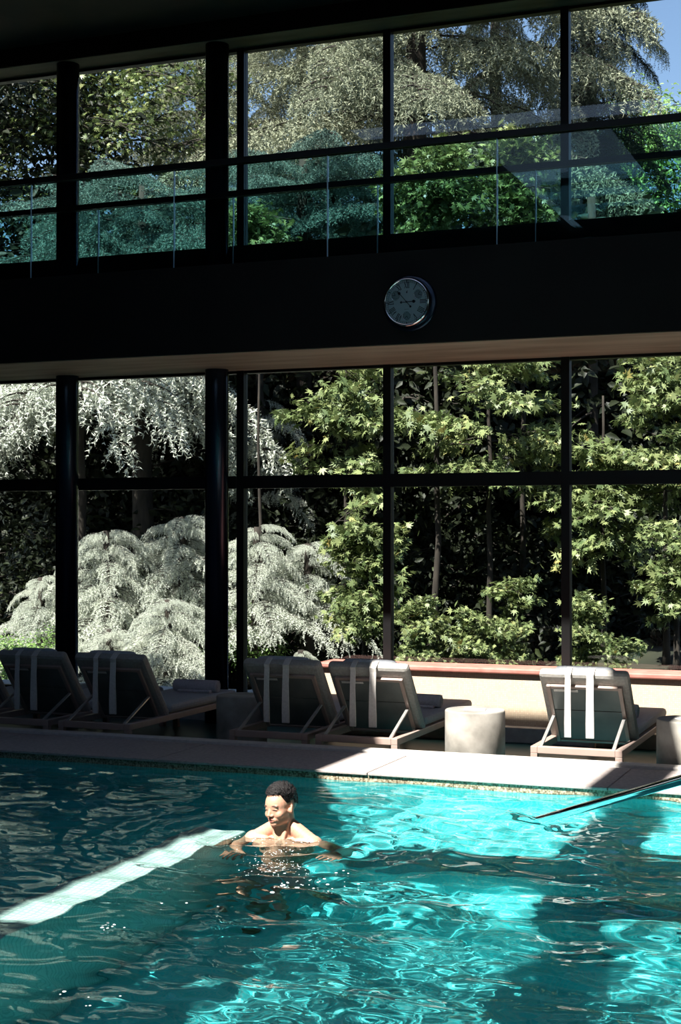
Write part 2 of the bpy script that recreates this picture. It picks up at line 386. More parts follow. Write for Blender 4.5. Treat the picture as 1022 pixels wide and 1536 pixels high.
for a in (60, 180, 300):
    rr = RD*.62; c = (rr*math.sin(R(a)), 0, rr*math.cos(R(a)))
    s = MB().lathe([(.001, .0862), (.034, .0862)], c, 32, 'Y', False).build('subdial', M['subdial'], ck)
    MB().lathe([(.034, .085), (.037, .088), (.0385, .085)], c, 32, 'Y', False).build('subdial_ring', M['chrome'], s)
    h = MB()
    for q in (a+40, a-30): h.beam((c[0], -.0875, c[2]), (c[0]+.024*math.sin(R(q)), -.0875, c[2]+.024*math.cos(R(q))), .004, .001, up=(0, 1, 0))
    for q in range(0, 360, 30): h.beam((c[0]+.025*math.sin(R(q)), -.087, c[2]+.025*math.cos(R(q))), (c[0]+.031*math.sin(R(q)), -.087, c[2]+.031*math.cos(R(q))), .003, .001, up=(0, 1, 0))
    h.build('subdial_hand', M['ink'], s)
def hand(name, deg, ln, tail, w, y):
    a = R(deg); d = Vector((math.sin(a), 0, math.cos(a))); h = MB()
    h.beam(-d*tail+Vector((0, y, 0)), d*ln+Vector((0, y, 0)), w*.45, .0015, up=(0, 1, 0))
    for p, s in ((-tail, .75), (ln*.78, 1.0)):
        h.lathe([(.0005, -y), (w*s, -y), (w*s, -y+.002), (.0005, -y+.002)], (d.x*p, 0, d.z*p), 16, 'Y', False)
    h.build(name, M['ink'], ck)
hand('hour_hand', 88, .075, .045, .0125, -.090); hand('minute_hand', -41, .118, .05, .0115, -.093)
lg = MB(); lg.lathe([(.0005, .0855), (.006, .0855)], (0, 0, .078), 12, 'Y', False); lg.beam((0, -.0856, .068), (.004, -.0856, .092), .004, .001, up=(0, 1, 0)); lg.build('emblem', M['ink'], ck)
lt = MB(); [lt.beam((x, -.0856, -.058), (x+.004, -.0856, -.058), .0035, .001, up=(0, 1, 0)) for x in (-.018, -.011, -.003, .004, .012)]; lt.build('lettering', M['ink'], ck)
MB().lathe([(.001, .1), (.007, .1), (.007, .086)], seg=16, axis='Y', cap=False).build('hub', M['ink'], ck)
M['clockglass'] = glass_mat('clock_glass', (.97, .97, .97), .5)
MB().lathe([(.001, .099), (RD*.5, .0985), (RD-.004, .096)], seg=48, axis='Y', cap=False).build('glass', M['clockglass'], ck)

# ------------------------------------------------------------------ pool
MB().box((XL, 1.2, DEPTH-.2), (XR, YE, DEPTH)).build('floor_pool', M['pooltile'], kind='structure')
MB().box((XL, YE, DEPTH-.2), (XR, YE+.3, -.012)).build('wall_pool_far', M['poolwall'], kind='structure')
MB().box((XL, .9, DEPTH-.2), (XR, 1.2, -.03)).build('wall_pool_near', M['poolwall'], kind='structure')
MB().box((XL-.3, 1.2, DEPTH-.2), (XL, YE, .03)).build('wall_pool_left', M['poolwally'], kind='structure')
MB().box((XR, 1.2, DEPTH-.2), (XR+.3, YE, .03)).build('wall_pool_right', M['poolwally'], kind='structure')
shelf = MB().box((-2.95, 7.15, DEPTH), (XR, YE, -.42)).box((-2.75, 6.85, DEPTH), (XR, 7.15, -.72))
shelf.build('floor_shelf', M['pooltile'], kind='structure', bevel=.01)
MB().box((-3.70, 1.2, DEPTH), (-3.43, 7.35, -.085)).build('floor_ledge', M['ledge'], kind='structure', bevel=.012)
# coping
cp = MB(); x = XL; k = 0
while x < XR:
    w = 1.53 if k % 2 else 1.53
    x2 = min(x+w, XR); cp.box((x+.003, YE-.015, .042), (x2-.003, 9.72, .06)); x = x2; k += 1
cp.build('trim_2', M['stone'], kind='structure', bevel=.004)
cf = MB(); x = XL-.2
while x < XR:
    x2 = min(x+.765, XR); cf.box((max(x, XL)+.002, YE, -.012), (x2-.002, 9.72, .042)); x = x2
cf.build('trim_3', M['granite'], kind='structure')
MB().box((XL, 9.72, DECK-.2), (XR, 9.80, .045)).build('trim_4', M['kerb'], kind='structure')
MB().box((XL, 9.80, DECK-.2), (XR, 9.93, .068)).build('trim_5', M['stonelip'], kind='structure', bevel=.006)
# raised wall with red coping, by the glass
sx0 = xat(478, 12.2)
MB().box((sx0+.03, 12.21, DECK), (XR, 12.5, .40)).build('wall_raised', M['spawall'], kind='structure')
MB().box((sx0, 12.17, .40), (XR, 12.54, .445)).build('trim_6', M['red'], kind='structure', bevel=.012)
MB().box((sx0+.02, 12.08, DECK), (XR, 12.21, -.03)).build('trim_7', M['kerb'], kind='structure', bevel=.01)

# water surface
def water():
    x0, x1, y0, y1 = XL, XR, 1.2, YE
    # dense where seen, coarser elsewhere
    gx = np.concatenate([np.linspace(x0, -5.4, 110, endpoint=False), np.linspace(-5.4, -.2, 300, endpoint=False), np.linspace(-.2, x1, 50)])
    gy = np.concatenate([np.linspace(y0, 4, 40, endpoint=False), np.linspace(4, y1, 260)])
    X, Y = np.meshgrid(gx, gy); h = np.zeros_like(X)
    rg = np.random.RandomState(5)
    for i in range(90):
        lam = .09*(1.0/.09)**rg.rand(); th = rg.randn()*.75+math.pi/2
        kx, ky = 2*math.pi/lam*math.cos(th), 2*math.pi/lam*math.sin(th)
        a = .00085*(lam/.4)**.8
        # bend the wave trains a little so crests do not run straight
        h += a*np.sin(kx*(X+.07*np.sin(1.9*Y+i))+ky*(Y+.09*np.sin(2.3*X+2*i))+rg.rand()*6.28)
    # local strengthening, calmer to the left and stronger at right and near the swimmer
    g = .75+.5/(1+np.exp(-(X+3.2)*2.2))+.35*np.sin(1.3*X+2*Y)*np.sin(.9*Y-X)
    px, py = -3.14, 7.16
    r = np.hypot(X-px, Y-py)
    h = h*g*(.8+.5*np.exp(-(np.hypot(X+3.05, Y-6.9)/.7)**2))+.007*np.sin(r*2*math.pi/.22)*np.exp(-((r-.55)/.5)**2)+.004*np.sin(r*2*math.pi/.4)*np.exp(-r/1.6)
    rr = np.hypot(X+2.02, Y-8.1); h += .004*np.sin(rr*2*math.pi/.16)*np.exp(-rr/.5)
    nX, nY = len(gx), len(gy)
    V = np.stack([X, Y, h], -1).reshape(-1, 3)
    I = np.arange(nX*nY).reshape(nY, nX)
    Q = np.stack([I[:-1, :-1], I[:-1, 1:], I[1:, 1:], I[1:, :-1]], -1).reshape(-1, 4)
    me = bpy.data.meshes.new('pool_water'); me.vertices.add(len(V)); me.vertices.foreach_set('co', V.ravel())
    me.loops.add(Q.size); me.loops.foreach_set('vertex_index', Q.ravel().astype(np.int32))
    me.polygons.add(len(Q)); me.polygons.foreach_set('loop_start', np.arange(0, Q.size, 4, dtype=np.int32)); me.polygons.foreach_set('use_smooth', np.ones(len(Q), bool))
    me.update(); me.validate()
    m, nt, out = nodes('water'); L = nt.links
    g = N(nt, 'BsdfGlass'); g.inputs['IOR'].default_value = 1.33; g.inputs['Roughness'].default_value = 0.0
    g.inputs[0].default_value = (.86, 1, 1, 1)
    L.new(g.outputs[0], out.inputs[0])
    me.materials.append(m)
    o = link('pool_water', me); tag(o, 'teal rippling water filling the swimming pool', 'water', kind='stuff')

    try:
        o.cycles.is_caustics_caster = True
    except Exception as e: print(e)
    return o
WATER = water()
for o in COL.objects:
    if o.name.startswith(('floor_pool', 'wall_pool', 'floor_shelf', 'floor_ledge')): o.cycles.is_caustics_receiver = True

# foam and bubbles
def foam():
    m = MB(); r2 = random.Random(3)
    def bub(x, y, r):
        m.lathe([(r, .0), (r*.8, r*.2), (r*.35, r*.33), (.0005, r*.36)], (x, y, .004), 8, 'Z', False)
    for (px, py, n_, sx_, sy_, rm) in ((430, 1325, 70, 45, 8, .012), (418, 1292, 260, 32, 14, .006), (235, 1335, 26, 50, 18, .010), (163, 1388, 14, 10, 4, .012), (150, 1345, 10, 60, 14, .007), (340, 1290, 24, 40, 8, .008), (400, 1258, 30, 55, 3, .007), (470, 1262, 24, 30, 4, .007), (120, 1495, 6, 30, 8, .008)):
        for i in range(n_):
            X = px+r2.gauss(0, sx_); Yp = py+r2.gauss(0, sy_)
            d = EYE*F/(Yp-HY); p = at(X, d); bub(p.x, p.y, rm*r2.uniform(.15, .65)*(1.6 if r2.random() < .1 else 1))
    o = m.build('water_foam', M['foam']); tag(o, 'white bubbles floating on the teal water around the swimmer', 'foam', kind='stuff')
foam()

# handrail into the water
hr = MB(); A = Vector((-2.02, 8.14, -.01)); Dv = (Vector((-.88, 6.78, .535))-A)
pts = [A+Dv*t for t in (-.12, .0, .25, .5, .75, 1.0, 1.25, 1.6)]; pts = [A+Dv*-.3+Vector((-.02, .02, .02)), *pts]
hr.tube(pts+[A+Dv*1.75+Vector((0, 0, -.05)), A+Dv*1.82+Vector((0, 0, -.25)), A+Dv*1.82+Vector((0, 0, -2.0))], .024, 20)
HR = hr.build('pool_handrail', M['chrome']); tag(HR, 'polished chrome handrail slanting down into the pool water', 'handrail')

# ------------------------------------------------------------------ sun loungers
def rounded_slab(m, P0, P1, width, thick, x0, n=1):
    pass
LW = .63
def lounger():
    r = empty('sun_lounger')
    f = MB(); zt = .28; t = .048
    f.box((0, 0, zt-t), (t, 1.95, zt)); f.box((LW-t, 0, zt-t), (LW, 1.95, zt)); f.box((t, 0, zt-t), (LW-t, t, zt)); f.box((t, 1.95-t, zt-t), (LW-t, 1.95, zt))
    f.box((t, .72, zt-t), (LW-t, .75, zt-.015)); f.box((t, 1.3, zt-t), (LW-t, 1.33, zt-.015))
    f.build('frame', M['frame'], r, bevel=.004)
    for x, y in ((0, 0), (LW-t, 0), (0, 1.95-t), (LW-t, 1.95-t)):
        MB().box((x, y, .0), (x+t, y+t, zt-t)).build('leg', M['frame'], r, bevel=.003)
    for x in (-.024, LW+.004):
        MB().lathe([(.012, 0), (.05, .0), (.055, .004), (.055, .016), (.05, .02), (.012, .02)], (x, .13, .055), 28, 'X').build('wheel', M['rubber'], r)
    MB().box((t, .75, zt-.01), (LW-t, 1.93, zt+.004)).build('seat', M['sling'], r)
    c = MB().box((.015, .70, zt+.006), (LW-.015, 1.94, zt+.075)); c.build('seat_cushion', M['cushion'], r, bevel=.025)
    # backrest: leans toward the pool; bottom hinge (y .60), top (y .17)
    b0 = Vector((0, .60, zt-.03)); b1 = Vector((0, .22, .735)); dv = (b1-b0).normalized(); nv = Vector((0, -dv.z, dv.y)).normalized()
    if nv.y > 0: nv = -nv      # faces the pool
    bk = MB()
    def slab(m, x0, x1, s0, s1, n0, n1):
        vs = []
        for s_ in (s0, s1):
            for n_ in (n0, n1):
                for x_ in (x0, x1): vs.append(b0+dv*s_+nv*n_+Vector((x_, 0, 0)))
        m.add(vs, [(0, 1, 3, 2), (4, 6, 7, 5), (0, 4, 5, 1), (2, 3, 7, 6), (0, 2, 6, 4), (1, 5, 7, 3)])
    Ln = (b1-b0).length
    slab(bk, .075, LW-.075, .02, Ln*.50, .0, .010); slab(bk, .075, LW-.075, Ln*.51, Ln-.085, .0, .010)
    bo = bk.build('backrest', M['sling'], r, bevel=.003)
    fr = MB()
    slab(fr, .05, .078, .0, Ln-.07, -.004, .02); slab(fr, LW-.078, LW-.05, .0, Ln-.07, -.004, .02); slab(fr, .078, LW-.078, Ln-.095, Ln-.07, -.004, .018); slab(fr, .078, LW-.078, 0, .02, -.004, .018)
    fr.build('back_frame', M['frame'], bo, bevel=.003)
    lb = MB(); slab(lb, .10, .27, Ln-.118, Ln-.10, .018, .021); lb.build('care_label', M['strap'], bo)
    cu = MB(); slab(cu, 0, LW, -.02, Ln+.02, -.085, -.008)
    cu.build('back_cushion', M['fabric'], r, bevel=.028)
    for x in (.055, LW-.075):
        s0 = b0+dv*Ln*.42+nv*.012
        MB().beam((x+.01, .035, zt-.005), (x+.01, s0.y, s0.z), .012, .022, up=(1, 0, 0)).build('strut', M['strut'], r)
    # head pillow lying over the front of the cushion with two straps hanging behind
    pl = MB(); w = .44; xc = LW/2; c0 = b0+dv*(Ln+.0)-nv*.095
    prof = []
    for k in range(17):
        t_ = -1+2*k/16; x_ = xc+t_*w/2; rr = .043*(1-abs(t_)**6)**.5+.006; prof.append((Vector((x_, c0.y, c0.z-.012)), rr))
    pl.tube([p for p, q in prof], [q*.62 for p, q in prof], 18)
    po = pl.build('head_pillow', M['cushion'], r)
    for x_, w_ in ((xc-.10, .042), (xc+.055, .052)):
        st = MB(); pts_ = [c0+Vector((0, .0, .016)), b0+dv*(Ln+.026)-nv*.05, b0+dv*(Ln+.028)+nv*.004, b0+dv*(Ln-.0)+nv*.018]
        e = pts_[-1]; pts_ += [Vector((0, e.y-.008, e.z-.12)), Vector((0, e.y-.006, e.z-.3)), Vector((0, e.y-.002, e.z-.40))]
        vs = []; fs = []
        for i, p in enumerate(pts_):
            wx = w_*(1 if i < len(pts_)-2 else 1.12); th = .006 if i < len(pts_)-2 else .016
            tn = (pts_[min(i+1, len(pts_)-1)]-pts_[max(i-1, 0)]).normalized(); nn = Vector((0, -tn.z, tn.y))
            for a, b in ((-1, -1), (1, -1), (1, 1), (-1, 1)): vs.append(Vector((x_+a*wx/2, p.y, p.z))+nn*b*th/2)
        for i in range(len(pts_)-1):
            for k in range(4): a = i*4+k; b = i*4+(k+1) % 4; fs.append((a, b, b+4, a+4))
        fs += [(0, 3, 2, 1), tuple((len(pts_)-1)*4+k for k in range(4))]
        st.add(vs, fs); st.build('strap', M['strap'], po, bevel=.002)
    return r
L0 = lounger(); LK = kids_of(L0)
spots = [(-7.76, 'grey canvas sun lounger at the far left end, cut by the picture edge', 0),
         (-7.02, 'dark sun lounger in shade before the left black column, second in the row', 0),
         (-6.30, 'dark shaded sun lounger with two pale straps and a rolled towel on its blue seat', 0),
         (-4.83, 'dark shaded sun lounger with dim straps directly right of the left concrete drum table', 0),
         (-4.14, 'taupe sun lounger half in sun, directly left of the sunlit concrete drum table', 0),
         (-2.545, 'sunlit sun lounger standing alone right of the round concrete table, two bright straps', 0)]
for i, (x, lab, rz) in enumerate(spots):
    o = L0 if i == 0 else copy_tree(L0, LK)
    o.location = (x, 10.06, DECK); tag(o, lab, 'sun lounger', 'sun loungers lined up along the pool')

def towel(x, y, z, label, ln=.42, r=.052):
    rt_ = empty('rolled_towel', (x, y, z))
    m = MB(); seg = 20
    m.lathe([(r*.86, -ln/2), (r, -ln/2+.012), (r*1.03, 0), (r, ln/2-.012), (r*.86, ln/2)], (0, 0, r), 28, 'X')
    # spiral edge at both ends
    m.build('towel_roll', M['towel'], rt_)
    sp = MB()
    for e in (-ln/2-.001, ln/2+.001):
        sp.tube([(e, (r*.12+r*.72*t/40)*math.cos(t*.42), r+(r*.12+r*.72*t/40)*math.sin(t*.42)) for t in range(41)], .0022, 6)
    sp.tube([(-ln/2+.004, r*.62, r*1.83), (ln/2-.004, r*.66, r*1.80)], .004, 6)
    sp.build('towel_fold', M['cushion'], rt_)
    f = MB().box((-ln*.36, -r*1.5, -.0), (ln*.40, -r*.55, .022)); f.build('face_cloth', M['towel'], rt_, bevel=.008)
    tag(rt_, label, 'towel', 'rolled towels on the loungers'); return rt_
zc_ = DECK+.28+.075
towel(-5.94, 11.72, zc_, 'rolled towel on the blue seat of the third lounger, behind the left drum table')
towel(-3.80, 11.35, zc_, 'rolled grey towel on the lounger just left of the sunlit drum table')
towel(-2.23, 11.25, zc_, 'rolled lilac towel on the rightmost lounger, beside the right drum table')

def drum(x, y, h, r, label):
    o = MB().lathe([(r*.96, 0), (r, .01), (r, h-.012), (r*.985, h-.004), (r*.96, h)], (0, 0, 0), 64).build('drum_table', M['concrete'])
    o.location = (x, y, DECK); return tag(o, label, 'side table', 'round concrete drum tables between the loungers')
drum(-2.985, 10.22, .494, .212, 'pale round concrete drum table in full sun with a white card on top')
drum(-5.05, 10.75, .46, .20, 'shaded concrete drum table between the dark loungers beside the thin black mullion')
drum(-1.50, 10.22, .494, .212, 'grey concrete drum table cut off by the right picture edge')
def card(x, y, rz, z, label):
    c = MB().box((-.075, -.05, 0), (.075, .05, .006)).build('menu_card', M['paper'], bevel=.001); c.location = (x, y, z); c.rotation_euler = (0, 0, rz); tag(c, label, 'card')
card(-2.98, 10.2, R(12), DECK+.494, 'white card lying on the sunlit round concrete table')
card(-1.50, 10.2, R(-20), DECK+.494, 'white card on the drum table at the right edge')
# ------------------------------------------------------------------ swimmer
def swimmer():
    HY_ = R(-20); BODY = R(-3)
    P0 = Vector((-3.135, 7.17, -.012))
    parts = []
    def sphere(mt, seg=16, rings=10):
        th = np.arange(seg)*2*math.pi/seg; ph = np.arange(1, rings)*math.pi/rings
        V = np.concatenate([[[0, 0, 1.]], np.stack([np.outer(np.sin(ph), np.cos(th)), np.outer(np.sin(ph), np.sin(th)), np.outer(np.cos(ph), np.ones(seg))], -1).reshape(-1, 3), [[0, 0, -1.]]])
        n_ = len(V)-1; F_ = []
        for k in range(seg):
            k2 = (k+1) % seg; F_.append((0, 1+k, 1+k2)); b_ = 1+(rings-2)*seg; F_.append((n_, b_+k2, b_+k))
            for j in range(rings-2): a_ = 1+j*seg; F_ += [(a_+k, a_+seg+k, a_+seg+k2), (a_+k, a_+seg+k2, a_+k2)]
        A_ = np.array(mt); return V @ A_[:3, :3].T+A_[:3, 3], np.array(F_)
    def flush(name):
        me = bpy.data.meshes.new(name); V = np.concatenate([v for v, f in parts]); n0 = 0; Q = []
        for v, f in parts: Q.append(f+n0); n0 += len(v)
        Q = np.concatenate(Q).astype(np.int32); parts.clear()
        me.vertices.add(len(V)); me.vertices.foreach_set('co', V.ravel().astype(np.float32)); me.loops.add(Q.size); me.loops.foreach_set('vertex_index', Q.ravel())
        me.polygons.add(len(Q)); me.polygons.foreach_set('loop_start', np.arange(0, Q.size, 3, dtype=np.int32)); me.update(); return me
    def ell(c, r, m=None, rot=None, seg=20):
        mt = Matrix.Translation(c) @ (rot or Matrix.Identity(4)) @ Matrix.Diagonal((r[0], r[1], r[2], 1))
        if m is not None: mt = m @ mt
        parts.append(sphere(mt, seg, seg//2+2))
    def cap(a, b, ra, rb, m=None, n_=7):
        a = Vector(a); b = Vector(b)
        L_ = (b-a).length; n_ = max(n_, int(L_/min(ra, rb)*2.2))
        for i in range(n_+1):
            t = i/n_; r_ = ra+(rb-ra)*t; mt = Matrix.Translation(a.lerp(b, t)) @ Matrix.Scale(r_, 4)
            if m is not None: mt = m @ mt
            parts.append(sphere(mt, 14, 9))
    # head transform: pivot at neck top
    piv = Vector((0, .0, .10))
    HM = Matrix.Translation(piv) @ Euler((R(6), R(-4), HY_-BODY)).to_matrix().to_4x4() @ Matrix.Translation(-piv)
    HS = .93
    HM = HM @ Matrix.Translation((0, 0, .085)) @ Matrix.Scale(HS, 4) @ Matrix.Translation((0, 0, -.085))
    e = lambda c, r, rot=None: ell(c, r, HM, rot, 24)
    e((0, .020, .208), (.075, .092, .082)); e((0, -.020, .200), (.068, .072, .075)); e((0, -.026, .165), (.066, .064, .075)); e((0, -.030, .128), (.056, .056, .045))
    e((0, -.068, .098), (.026, .020, .016)); e((0, -.04, .105), (.042, .040, .022))
    for s in (-1, 1):
        e((s*.034, -.056, .150), (.030, .026, .026)); e((s*.031, -.0755, .1800), (.0145, .0095, .0080))
        e((s*.038, -.020, .118), (.020, .040, .026)); e((s*.028, -.0775, .1985), (.024, .0085, .0065))
        e((s*.0785, .010, .166), (.0055, .017, .029), Euler((R(-12), 0, R(s*20))).to_matrix().to_4x4()); e((s*.072, .0, .158), (.008, .010, .016))
        e((s*.0125, -.0935, .1480), (.0085, .0085, .0060))
    cap((0, -.083, .188), (0, -.1015, .153), .0075, .0098, HM, 10)
    e((0, -.087, .129), (.0235, .0085, .0052)); e((0, -.085, .1140), (.019, .0090, .0062)); e((0, -.074, .122), (.032, .018, .018))
    # neck and trunk (body frame, front = -Y)
    cap((0, .018, .135), (0, .022, .0), .053, .060); cap((0, .03, .12), (0, .035, .01), .05, .06)
    for s in (-1, 1):
        cap((s*.02, .03, .080), (s*.15, .02, .000), .040, .042); cap((s*.02, -.034, -.012), (s*.15, -.008, .0), .016, .020)
        ell((s*.170, .012, -.024), (.058, .056, .058)); ell((s*.070, -.030, -.13), (.085, .062, .09))
        cap((s*.040, -.008, .10), (s*.020, -.036, -.004), .011, .011)
    ell((0, .015, -.10), (.17, .098, .125)); ell((0, -.005, -.035), (.13, .055, .045)); ell((0, .02, -.20), (.158, .105, .20)); ell((0, .02, -.40), (.138, .092, .19)); ell((0, .035, -.56), (.160, .108, .12))
    # legs
    for s in (-1, 1):
        hip = (s*.09, .03, -.60); kn = (s*.13, -.28, -.84); an = (s*.11, -.02, -1.19)
        cap(hip, kn, .085, .056); cap(kn, an, .055, .038); cap((s*.11, .0, -1.215), (s*.125, -.17, -1.225), .032, .024)
    # arms and hands
    def arm(sh, el, wr, fdir, up):
        cap(sh, el, .050, .040); cap(el, wr, .041, .027)
        f = Vector(fdir).normalized(); u = Vector(up).normalized(); sd = f.cross(u).normalized(); u = sd.cross(f); w_ = Vector(wr)
        for k in range(-3, 4): cap(w_+sd*k*.005, w_+f*.085+sd*k*.0105, .015, .0125, None, 6)
        for k, (o_, l_) in enumerate(((-.033, .068), (-.011, .078), (.011, .073), (.032, .058))):
            b0 = w_+f*.085+sd*o_; b1 = b0+f*l_*.5+sd*o_*.18-u*.006; b2 = b1+f*l_*.5-u*.018
            cap(b0, b1, .0092, .0085, None, 6); cap(b1, b2, .0085, .0072, None, 6)
        return w_, f, sd, u
    w_, f, sd, u = arm((.185, .012, -.03), (.34, .01, -.155), (.40, -.20, -.055), (-.05, -1, .22), (.1, .2, 1))
    t0 = w_+f*.025-sd*.022; cap(t0, t0+f*.035-sd*.028, .012, .0105); cap(t0+f*.035-sd*.028, t0+f*.066-sd*.036, .0105, .0085)
    w_, f, sd, u = arm((-.185, .012, -.03), (-.265, -.03, -.21), (-.14, -.22, -.15), (.35, -1, .12), (-.1, .2, 1))
    t0 = w_+f*.025+sd*.022; cap(t0, t0+f*.035+sd*.028, .012, .0105); cap(t0+f*.035+sd*.028, t0+f*.066+sd*.036, .0105, .0085)
    me = flush('person')
    o = bpy.data.objects.new('tmp', me); COL.objects.link(o)
    r = o.modifiers.new('r', 'REMESH'); r.mode = 'VOXEL'; r.voxel_size = .0038; r.use_smooth_shade = True
    s = o.modifiers.new('s', 'SMOOTH'); s.factor = .5; s.iterations = 6
    dg = bpy.context.evaluated_depsgraph_get(); me2 = bpy.data.meshes.new_from_object(o.evaluated_get(dg)); bpy.data.objects.remove(o)
    me2.name = 'person'
    for p in me2.polygons: p.use_smooth = True
    # head-local coordinates for lips, brows and lash lines
    n = len(me2.vertices); co = np.empty(n*3); me2.vertices.foreach_get('co', co); co = co.reshape(-1, 3)
    Hi = np.array(HM.inverted()); hl = co @ Hi[:3, :3].T+Hi[:3, 3]; hl[co[:, 2] < .03] = (0, 9, 9)
    a = me2.attributes.new('hl', 'FLOAT_VECTOR', 'POINT'); a.data.foreach_set('vector', hl.ravel().astype(np.float32))
    # skin material
    m, nt, out = nodes('skin'); L = nt.links
    b = N(nt, 'BsdfPrincipled'); b.inputs['Roughness'].default_value = .55; b.inputs['Subsurface Weight'].default_value = .18; b.inputs['Subsurface Scale'].default_value = .01; b.inputs['Subsurface Radius'].default_value = (1, .35, .2)
    tc = N(nt, 'TexCoord'); no = N(nt, 'TexNoise'); no.inputs['Scale'].default_value = 22; L.new(tc.outputs['Object'], no.inputs['Vector'])
    base = N(nt, 'Mix'); base.data_type = 'RGBA'; base.inputs['A'].default_value = (.53, .265, .175, 1); base.inputs['B'].default_value = (.62, .33, .23, 1); L.new(no.outputs['Fac'], base.inputs['Factor'])
    at_ = N(nt, 'Attribute'); at_.attribute_name = 'hl'
    ab = N(nt, 'VectorMath'); ab.operation = 'ABSOLUTE'; L.new(at_.outputs['Vector'], ab.inputs[0])
    sp = N(nt, 'SeparateXYZ'); L.new(ab.outputs[0], sp.inputs[0]); sp2 = N(nt, 'SeparateXYZ'); L.new(at_.outputs['Vector'], sp2.inputs[0]); cb_ = N(nt, 'CombineXYZ')
    L.new(sp.outputs[0], cb_.inputs[0]); L.new(sp2.outputs[1], cb_.inputs[1]); L.new(sp2.outputs[2], cb_.inputs[2])
    cur = base.outputs['Result']
    def spot(cur, c, r_, col, soft=.35, amt=1.0):
        s1 = N(nt, 'VectorMath'); s1.operation = 'SUBTRACT'; s1.inputs[1].default_value = c; L.new(cb_.outputs[0], s1.inputs[0])
        d1 = N(nt, 'VectorMath'); d1.operation = 'DIVIDE'; d1.inputs[1].default_value = r_; L.new(s1.outputs[0], d1.inputs[0])
        l1 = N(nt, 'VectorMath'); l1.operation = 'LENGTH'; L.new(d1.outputs[0], l1.inputs[0])
        mr = N(nt, 'MapRange'); mr.inputs['From Min'].default_value = 1; mr.inputs['From Max'].default_value = 1-soft; mr.inputs['To Min'].default_value = 0; mr.inputs['To Max'].default_value = amt; L.new(l1.outputs['Value'], mr.inputs['Value'])
        mx = N(nt, 'Mix'); mx.data_type = 'RGBA'; mx.inputs['B'].default_value = c4(col); L.new(mr.outputs[0], mx.inputs['Factor']); L.new(cur, mx.inputs['A']); return mx.outputs['Result']
    cur = spot(cur, (.033, -.08, .2005), (.022, .03, .0062), (.04, .025, .02), .45, .95)     # brows
    cur = spot(cur, (.031, -.09, .1785), (.0175, .02, .0046), (.02, .01, .01), .4, 1)     # lash line
    cur = spot(cur, (0, -.10, .129), (.021, .03, .005), (.36, .10, .09), .4, .9)             # lips
    cur = spot(cur, (0, -.10, .1150), (.017, .03, .006), (.38, .11, .10), .4, .9)
    cur = spot(cur, (0, -.10, .1222), (.019, .03, .0042), (.04, .01, .01), .3, 1)          # open mouth line
    cur = spot(cur, (.0075, -.11, .1405), (.0038, .02, .003), (.08, .025, .02), .3, 1)         # nostrils
    cur = spot(cur, (0, .03, .235), (.078, .10, .055), (.05, .04, .035), .15, .9)
    cur = spot(cur, (0, .06, .19), (.09, .075, .055), (.07, .05, .04), .2, .85)            # scalp
    L.new(cur, b.inputs['Base Color']); L.new(b.outputs[0], out.inputs[0])
    me2.materials.clear(); me2.materials.append(m)
    o = link('person', me2); o.cycles.is_caustics_receiver = True; o.location = P0; o.rotation_euler = (0, 0, BODY)
    tag(o, 'bare-shouldered person with short dark hair standing neck-deep in the sunlit teal pool', 'person')
    # hair
    g = np.random.RandomState(4); V = []; Q = []
    def surf(th, ph):   # skull point, th azimuth from front (-Y), ph elevation
        d = Vector((math.sin(th)*math.cos(ph), -math.cos(th)*math.cos(ph), math.sin(ph)))
        return d
    hb = MB(); segu, segv = 72, 30; vs = []; fs = []
    def hline(th):   # lowest elevation of hair per azimuth
        a_ = abs((th+math.pi) % (2*math.pi)-math.pi)
        if a_ < R(48): return R(33)-R(3)*math.cos(a_*4)
        if a_ < R(66): return R(33)+(a_-R(48))/R(18)*R(-28)
        if a_ < R(100): return R(1)+(R(6) if a_ > R(84) else 0)
        return R(-6)+(a_-R(100))/R(80)*R(-26)
    C = Vector((0, .016, .205)); RR = Vector((.0755, .0945, .0835))
    for j in range(segv+1):
        for i in range(segu):
            th = 2*math.pi*i/segu; lo = hline(th); ph = lo+(R(90)-lo)*(j/segv)**.85
            d = surf(th, ph); fr = max(0, math.cos(th)); top = max(0, math.sin(ph))
            tk = .001+.013*top**1.8+.009*fr*top; edge = min(1, j/3)
            tk = tk*edge+.0*(1-edge); tk += .0022*math.sin(th*23+ph*9)*top*edge+.002*math.sin(th*11-ph*17)*edge*top
            p = Vector((C.x+d.x*(RR.x+tk), C.y+d.y*(RR.y+tk), C.z+d.z*(RR.z+tk)))
            vs.append(p)
    for j in range(segv):
        for i in range(segu): a_ = j*segu+i; b_ = j*segu+(i+1) % segu; fs.append((a_, b_, b_+segu, a_+segu))
    hb.add([HM @ v for v in vs], fs, True)
    # short tufts
    for i in range(1500):
        th = g.uniform(-math.pi, math.pi); lo = hline(th); ph = math.asin(g.uniform(math.sin(lo+.03), 1)); d = surf(th, ph); top = max(0, math.sin(ph)); fr = max(0, math.cos(th))
        if abs(th) < 1.4 and ph < R(44): l_ = .014
        else: l_ = .006+.014*top
        base_ = Vector((C.x+d.x*(RR.x+.003+.014*top), C.y+d.y*(RR.y+.003+.014*top), C.z+d.z*(RR.z+.003+.014*top)))
        dr = (d+Vector((-.5, -.45*fr, .25))*top+Vector(g.randn(3)*.25)).normalized()
        if top < .5: dr = (d*.35+Vector((0, .5, -.7))).normalized(); l_ = .0055
        sd_ = dr.cross(Vector(g.randn(3))).normalized()*.0022; s2 = dr.cross(sd_)
        pts = [HM @ (base_+sd_), HM @ (base_-sd_*.5+s2), HM @ (base_-sd_*.5-s2), HM @ (base_+dr*l_)]
        hb.add(pts, [(0, 1, 3), (1, 2, 3), (2, 0, 3)], True)
